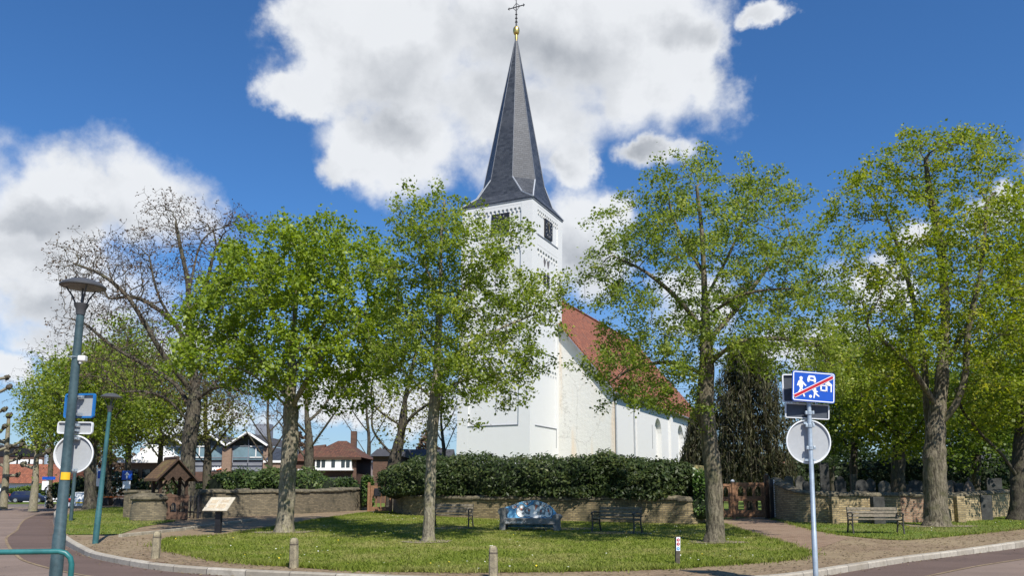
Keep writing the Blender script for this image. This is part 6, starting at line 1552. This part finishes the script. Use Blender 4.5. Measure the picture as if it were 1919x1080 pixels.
# pollarded planes on the plaza
def pollard(px, pyb, pyt, Y, label, stubs, leafy=False):
    b = P(px, pyb, Y); base = Vector((b.x, Y, .09)); o = empty('pollarded_tree', base, 0, label, 'tree', 'pollarded plane trees on the plaza')
    top = P(px + 9, pyt, Y); tr = [base, base.lerp(top, .35) + Vector((.05, 0, 0)), base.lerp(top, .7), top]; m = MB(); m.tube(spline3(tr, 4), [.33 - .018 * i for i in range(13)], 10)
    knobs = []
    def knob(c, r, new=True):
        if new: knobs.append(MB())
        knobs[-1].lathe([(.02, -r), (r * .7, -r * .7), (r, -.1 * r), (r * .8, r * .6), (.02, r)], c, 8)
    for f, dx, dz in stubs:
        p = base.lerp(top, f); q_ = p + Vector((dx * .5, rnd.uniform(-.3, .3), dz * .35)); e_ = p + Vector((dx, rnd.uniform(-.4, .4), dz)); m.tube([p, q_, e_], [.15, .12, .12], 7); knob(e_, .21); knob(e_ + Vector((.12, .05, .1)), .14, False)
    knob(top, .26); knob(top + Vector((.16, 0, .12)), .17, False); knob(top + Vector((-.15, .1, .1)), .16, False)
    tk = m.build('trunk', B_pale, o, world=True, smooth=True); 
    for kn in knobs: kn.v = [tuple(Vector(p) + Vector((rnd.uniform(-.04, .04), rnd.uniform(-.04, .04), rnd.uniform(-.04, .04)))) for p in kn.v]; kn.build('knuckle', B_old, tk, world=True, smooth=True)
    if leafy:
        c = np.array(top)[None] + rng.normal(size=(420, 3)) * np.array([.9, .9, 1.5]) + np.array([.4, 0, 1.6]); v, q_ = leaf_quads(c, .2, .17); raw_mesh('crown', v, q_, L_bg, o, attr=rng.uniform(0, 1, len(c)))
pollard(8, 937, 780, 66, 'pollarded plane with knobbly stubs, second from the left edge', [(.45, -1.1, .5), (.5, 1.0, .4), (.66, 1.2, .5), (.7, -1.0, .6), (.35, .9, .1), (.58, .8, .25)])
pollard(62, 951, 830, 60, 'pollarded plane with leafy sprouts, right of the left lamp post base', [(.8, 1.0, .35), (.95, 1.2, .5), (.88, -1.1, .4), (.62, -1.0, .3)], True)
pollard(-18, 945, 700, 62, 'tall pollarded plane cut by the left photo edge', [(.55, .9, .6), (.7, 1.0, .3), (.85, 1.1, .5), (.95, .8, .2), (.42, 1.1, .4)])

# ------------------------------------------------------------------ weeping yew, hedges, ivy, shrubs
def weeping(px, pyb, Y, wpx, pyt, label):
    b = P(px, pyb, Y); base = Vector((b.x, Y, hgt(Y))); o = empty('weeping_conifer', base, 0, label, 'tree'); k_ = mpp(Y); H = P(px, pyt, Y).z - base.z; Rr = wpx / 2 * k_
    m = MB(); m.tube([base - Vector((0, 0, .1)), base + Vector((.1, 0, H * .3)), base + Vector((0, .1, H * .7)), base + Vector((.05, 0, H * .97))], [.36, .28, .16, .04], 10); tk = m.build('trunk', B_dark, o, world=True, smooth=True)
    C_, tw = [], MB()
    for i in range(620):
        f = rng.uniform(.12, 1.0); a = rng.uniform(0, 2 * np.pi); prof = (1 - ((f - .45) / .62) ** 2) if f > .45 else (.75 + .25 * f / .45); prof = max(.12, prof) * rng.uniform(.55, 1.08)
        r = Rr * prof; p0 = base + Vector((0, 0, H * min(1, f + .05))); tipp = base + Vector((r * math.cos(a), r * math.sin(a), H * f)); mid = p0.lerp(tipp, .6) + Vector((0, 0, .25)); hang_ = rng.uniform(.7, 2.4)
        end = tipp + Vector((r * .06 * math.cos(a), r * .06 * math.sin(a), -min(hang_, max(.1, tipp.z - base.z - .8))))
        tw.tube([p0, mid, tipp, end], [.03, .022, .014, .006], 3, caps=False)
        for _ in range(30):
            t = rng.uniform(0, 1); q_ = mid.lerp(tipp, t * 1.6) if t < .45 else tipp.lerp(end, (t - .45) / .55)
            C_.append(tuple(q_ + Vector(rng.normal(size=3) * .13)))
    tw.build('branches', B_dark, tk, world=True, weld=False)
    c = np.array(C_); v, q_ = leaf_quads(c, .42, .07, .0, 1.6); raw_mesh('foliage', v, q_, L_yew, o, attr=rng.uniform(0, 1, len(c)))
weeping(1408, 930, 46, 165, 645, 'dark weeping conifer behind the double gate')
weeping(1316, 930, 60, 70, 770, 'small drooping conifer against the right end of the nave wall')

def hedge(name, label, path, hs, ws, leafm, n, ln, wd, z0=None, base_gap=.25, cat='hedge', lump=.16):
    """leafy mass along a 2D path: hs heights, ws half depths"""
    p0 = path[0]; o = empty(name, (p0[0], p0[1], hgt(p0[1])), 0, label, cat)
    S_ = smooth_path(path, 8); m_ = len(S_); Hs = np.interp(np.linspace(0, 1, m_), np.linspace(0, 1, len(hs)), hs); Ws = np.interp(np.linspace(0, 1, m_), np.linspace(0, 1, len(ws)), ws)
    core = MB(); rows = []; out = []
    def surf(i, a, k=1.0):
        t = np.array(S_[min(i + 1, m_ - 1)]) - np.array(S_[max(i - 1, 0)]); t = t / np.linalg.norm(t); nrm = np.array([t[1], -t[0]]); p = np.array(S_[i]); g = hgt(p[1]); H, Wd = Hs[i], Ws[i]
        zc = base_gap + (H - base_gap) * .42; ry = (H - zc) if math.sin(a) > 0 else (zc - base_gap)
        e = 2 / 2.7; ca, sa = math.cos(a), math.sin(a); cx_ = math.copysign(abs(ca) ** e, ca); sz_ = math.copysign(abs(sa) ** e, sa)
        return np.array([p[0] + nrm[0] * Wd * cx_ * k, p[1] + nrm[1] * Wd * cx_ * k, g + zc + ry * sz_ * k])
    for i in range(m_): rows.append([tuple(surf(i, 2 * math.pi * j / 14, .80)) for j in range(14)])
    core.grid(rows, True); core.face(rows[0]); core.face(rows[-1][::-1]); core.build('shade_core', M_core, o, world=True)  # solid dark core: shade inside the leaves is put into its colour
    fi = rng.uniform(0, m_ - 1.001, n); aa = rng.uniform(-.45, math.pi + .35, n); C_ = np.zeros((n, 3)); N_ = np.zeros((n, 3))
    for j in range(n):
        i = int(fi[j]); f = fi[j] - i; q0, q1 = surf(i, aa[j]), surf(i + 1, aa[j]); c = q0 * (1 - f) + q1 * f; cen = np.array([*(np.array(S_[i]) * (1 - f) + np.array(S_[i + 1]) * f), hgt(S_[i][1]) + Hs[i] * .5])
        d = c - cen; d /= np.linalg.norm(d) + 1e-9; lum = lump * (math.sin(c[0] * 2.3 + c[2] * 1.7) + math.sin(c[0] * 1.1 - c[2] * 2.9 + c[1]) + .6 * math.sin(c[0] * 5.1 + c[2] * 4.3)) * .5
        C_[j] = c + d * (lum + rng.normal() * .10 - .05); N_[j] = d
    v, q_ = leaf_quads(C_, ln, wd, .25, .25, nrm=N_ * .8); raw_mesh('foliage', v, q_, leafm, o, attr=np.clip(rng.uniform(0, 1, n) * .9 + .1 * np.sin(C_[:, 0] * 1.9 + C_[:, 2] * 2.2), 0, 1))
    return o
def gh(px, py, back): g = G(px, py); return (g.x, g.y + back)
HP = [gh(742, 964, 1.2), gh(800, 969, 1.5), gh(900, 972, 1.6), gh(1040, 978, 1.6), gh(1160, 981, 1.6), gh(1250, 983, 1.3), gh(1322, 982, .9)]
def hh(py, Y): return P(1000, py, Y).z - hgt(Y)
hts = [hh(885, 41), hh(856, 37), hh(857, 35.5), hh(861, 34), hh(851, 33.5), hh(866, 33.2), hh(896, 32.7)]
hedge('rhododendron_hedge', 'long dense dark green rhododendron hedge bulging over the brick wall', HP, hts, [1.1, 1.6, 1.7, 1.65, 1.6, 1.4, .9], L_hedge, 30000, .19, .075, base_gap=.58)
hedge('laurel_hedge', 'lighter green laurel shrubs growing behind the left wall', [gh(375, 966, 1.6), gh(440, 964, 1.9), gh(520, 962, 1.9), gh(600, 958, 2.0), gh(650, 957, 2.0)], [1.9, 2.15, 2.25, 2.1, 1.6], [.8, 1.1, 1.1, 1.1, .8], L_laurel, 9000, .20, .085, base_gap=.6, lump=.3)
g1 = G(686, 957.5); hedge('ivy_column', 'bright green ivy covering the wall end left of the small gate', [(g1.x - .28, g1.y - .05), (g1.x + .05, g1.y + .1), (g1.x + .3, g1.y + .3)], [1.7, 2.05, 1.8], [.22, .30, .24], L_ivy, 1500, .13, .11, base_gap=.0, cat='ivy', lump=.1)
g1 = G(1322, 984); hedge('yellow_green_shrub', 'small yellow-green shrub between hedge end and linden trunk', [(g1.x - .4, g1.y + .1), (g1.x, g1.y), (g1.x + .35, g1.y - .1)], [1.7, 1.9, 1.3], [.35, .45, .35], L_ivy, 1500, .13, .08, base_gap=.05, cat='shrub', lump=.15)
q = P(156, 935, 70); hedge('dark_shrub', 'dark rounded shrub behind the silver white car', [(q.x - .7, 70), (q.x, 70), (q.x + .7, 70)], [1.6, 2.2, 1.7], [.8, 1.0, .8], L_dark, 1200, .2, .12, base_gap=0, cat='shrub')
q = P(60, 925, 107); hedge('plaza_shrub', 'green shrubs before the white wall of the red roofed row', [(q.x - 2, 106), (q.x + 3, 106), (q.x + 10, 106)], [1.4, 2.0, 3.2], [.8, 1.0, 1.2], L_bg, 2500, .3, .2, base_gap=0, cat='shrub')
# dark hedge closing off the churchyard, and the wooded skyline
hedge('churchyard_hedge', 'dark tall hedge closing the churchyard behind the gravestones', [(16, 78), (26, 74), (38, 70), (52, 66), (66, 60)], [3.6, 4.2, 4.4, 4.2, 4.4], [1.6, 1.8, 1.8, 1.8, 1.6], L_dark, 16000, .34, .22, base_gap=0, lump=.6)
def wood(name, pts, h0, n, leafm, ln, barkm=None):
    S_ = np.array(smooth_path(pts, 10)); fi = rng.uniform(0, len(S_) - 1.001, n); i = fi.astype(int); f = (fi - i)[:, None]; p = S_[i] * (1 - f) + S_[i + 1] * f
    hloc = h0 * (.72 + .18 * np.sin(p[:, 0] * .31) + .12 * np.sin(p[:, 0] * .83 + 1) + .08 * np.sin(p[:, 0] * 1.7 + 2)); z = hloc * np.sqrt(rng.uniform(0, 1, n))
    c = np.stack([p[:, 0], p[:, 1] + rng.uniform(-3, 3, n), z], 1); v, q_ = leaf_quads(c, ln, ln * .75); o = raw_mesh(name, v, q_, leafm, None, attr=rng.uniform(0, 1, n)); tag(o, kind='stuff'); return o
o = wood('far_wood', [(-150, 150), (-90, 150), (-50, 138), (-20, 140), (5, 135)], 11, 30000, L_bud, .7); tag(o, 'brown budding wood along the skyline behind the houses', 'wood')
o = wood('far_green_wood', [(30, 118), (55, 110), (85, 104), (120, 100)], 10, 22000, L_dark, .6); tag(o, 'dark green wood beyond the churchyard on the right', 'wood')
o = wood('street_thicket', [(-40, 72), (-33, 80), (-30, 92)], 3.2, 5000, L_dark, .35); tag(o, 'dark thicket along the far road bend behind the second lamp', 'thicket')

# ------------------------------------------------------------------ grass and flowers on the lawns
def in_poly(x, y, poly):
    c = np.zeros(len(x), bool); n = len(poly)
    for i in range(n):
        (xa, ya), (xb, yb) = poly[i], poly[(i + 1) % n]
        k = ((ya > y) != (yb > y)) & (x < (xb - xa) * (y - ya) / (yb - ya + 1e-12) + xa); c ^= k
    return c
def scatter(poly, n, near=2.0):
    a = np.array(poly); lo, hi = a.min(0), a.max(0); X_, Y__ = [], []; got = 0
    while got < n:
        x = rng.uniform(lo[0], hi[0], n * 2); y = lo[1] + (hi[1] - lo[1]) * rng.uniform(0, 1, n * 2) ** near; k = in_poly(x, y, poly); X_.append(x[k]); Y__.append(y[k]); got += k.sum()
    return np.concatenate(X_)[:n], np.concatenate(Y__)[:n]
hv = np.vectorize(hgt)
def blades(name, poly, n, hmax, label, grow_=.02, near=1.5):
    poly = [tuple(p) for p in poly]; x, y = scatter(poly, n, near); x += rng.normal(size=n) * grow_; y += rng.normal(size=n) * grow_; z = hv(y) + .015
    a = rng.uniform(0, 2 * np.pi, n); h_ = rng.uniform(.3, 1, n) * hmax; w_ = .010 + .010 * rng.uniform(0, 1, n); lx, ly_ = rng.normal(size=n) * .03, rng.normal(size=n) * .03
    p = np.stack([x, y, z], 1); d = np.stack([np.cos(a), np.sin(a), 0 * a], 1) * w_[:, None]; tp_ = p + np.stack([lx, ly_, h_], 1)
    v = np.stack([p - d, p + d, tp_], 1).reshape(-1, 3); o = raw_mesh(name, v, np.arange(n * 3).reshape(n, 3), M_blade, None, attr=rng.uniform(0, 1, n)); tag(o, label, 'grass', kind='stuff')
blades('grass', LAWN, 110000, .065, 'short mown grass of the triangular lawn', .11)
blades('verge_grass', VERGE, 30000, .07, 'grass of the right verge under the bench', .12, 1.0)
blades('road_verge_grass', GISL, 14000, .08, 'grass of the small verge beside the left road', .06, 1.0)
def flowers(name, polys, n, r, m, label):
    V_, n_all = [], 0
    for poly, nn in polys:
        x, y = scatter([tuple(p) for p in poly], nn, 1.2); cl = np.sin(x * 1.3 + 2) + np.sin(y * 2.1 + x * .5); k = cl + rng.uniform(-1, 1, nn) > .2; x, y = x[k], y[k]; z = hv(y) + .075
        a = np.arange(6) / 6 * 2 * np.pi; rr = r * rng.uniform(.7, 1.2, len(x)); tl = rng.normal(size=(len(x), 2)) * .25
        off_ = np.stack([np.cos(a), np.sin(a)], 1)[None] * rr[:, None, None]; zz = z[:, None] + (off_ * tl[:, None, :]).sum(2) - .25 * rr[:, None]
        V_.append(np.stack([x[:, None] + off_[:, :, 0], y[:, None] + off_[:, :, 1], zz], 2).reshape(-1, 3)); n_all += len(x)
    v = np.concatenate(V_); o = raw_mesh(name, v, np.arange(n_all * 6).reshape(n_all, 6), m, None); tag(o, label, 'flowers', kind='stuff')
def edge_blades(name, poly, n, label):
    a = np.array([tuple(p) for p in poly]); b = np.roll(a, -1, 0); L_ = np.linalg.norm(b - a, axis=1); i = rng.choice(len(a), n, p=L_ / L_.sum()); t = rng.uniform(size=n)[:, None]; q = a[i] * (1 - t) + b[i] * t; cl = .5 + .5 * np.sin(q[:, 0] * 4.1 + q[:, 1] * 3.3); q = q + rng.normal(size=(n, 2)) * (.03 + .14 * cl)[:, None]
    z = hv(q[:, 1]) + .01; p = np.concatenate([q, z[:, None]], 1); an = rng.uniform(0, 6.28, n); d = np.stack([np.cos(an), np.sin(an), 0 * an], 1) * .013; tp_ = p + np.stack([rng.normal(size=n) * .04, rng.normal(size=n) * .04, rng.uniform(.03, .11, n)], 1)
    v = np.stack([p - d, p + d, tp_], 1).reshape(-1, 3); o = raw_mesh(name, v, np.arange(n * 3).reshape(n, 3), M_blade, None, attr=rng.uniform(0, 1, n)); tag(o, label, 'grass', kind='stuff')
edge_blades('edge_grass', LAWN, 26000, 'ragged grass tufts along the lawn edge')
edge_blades('verge_edge_grass', VERGE, 9000, 'ragged grass tufts along the edge of the right verge')
flowers('daisies', [(LAWN, 700), (VERGE, 260)], 0, .017, M_petal, 'tiny white daisies scattered over the lawns')
flowers('dandelions', [(LAWN, 160), (VERGE, 50)], 0, .017, M_petaly, 'few yellow dandelions scattered over the lawns')

# small dry litter along the pavement and the gutter
PV = [p for p in inner if p[1] < 34] + gp((1919, 996), (1700, 1016), (1590, 1009), (1506, 1042), (1350, 1063), (1200, 1072), (925, 1076), (550, 1066), (420, 1054), (302, 1026), (330, 1008), (250, 1006), (150, 1012))
x, y = scatter([tuple(p) for p in PV], 2200, 1.0); kx = rng.integers(0, len(KERB), 500); x = np.concatenate([x, np.array(KERB)[kx, 0] + rng.normal(size=500) * .12]); y = np.concatenate([y, np.array(KERB)[kx, 1] - np.abs(rng.normal(size=500)) * .16])
z = np.concatenate([hv(y[:2200]) + .012, np.full(500, .014)]); v, q_ = leaf_quads(np.stack([x, y, z], 1), .06, .04, 4.0); v[:, 2] = np.maximum(v[:, 2], .008)
o = raw_mesh('leaf_litter', v, q_, leafmat('dry_litter', (.07, .05, .03), (.26, .20, .10), .1, .8), None, attr=rng.uniform(0, 1, len(x))); tag(o, 'dry bits of bud scales and leaves on the pavement', 'leaf litter', kind='stuff')
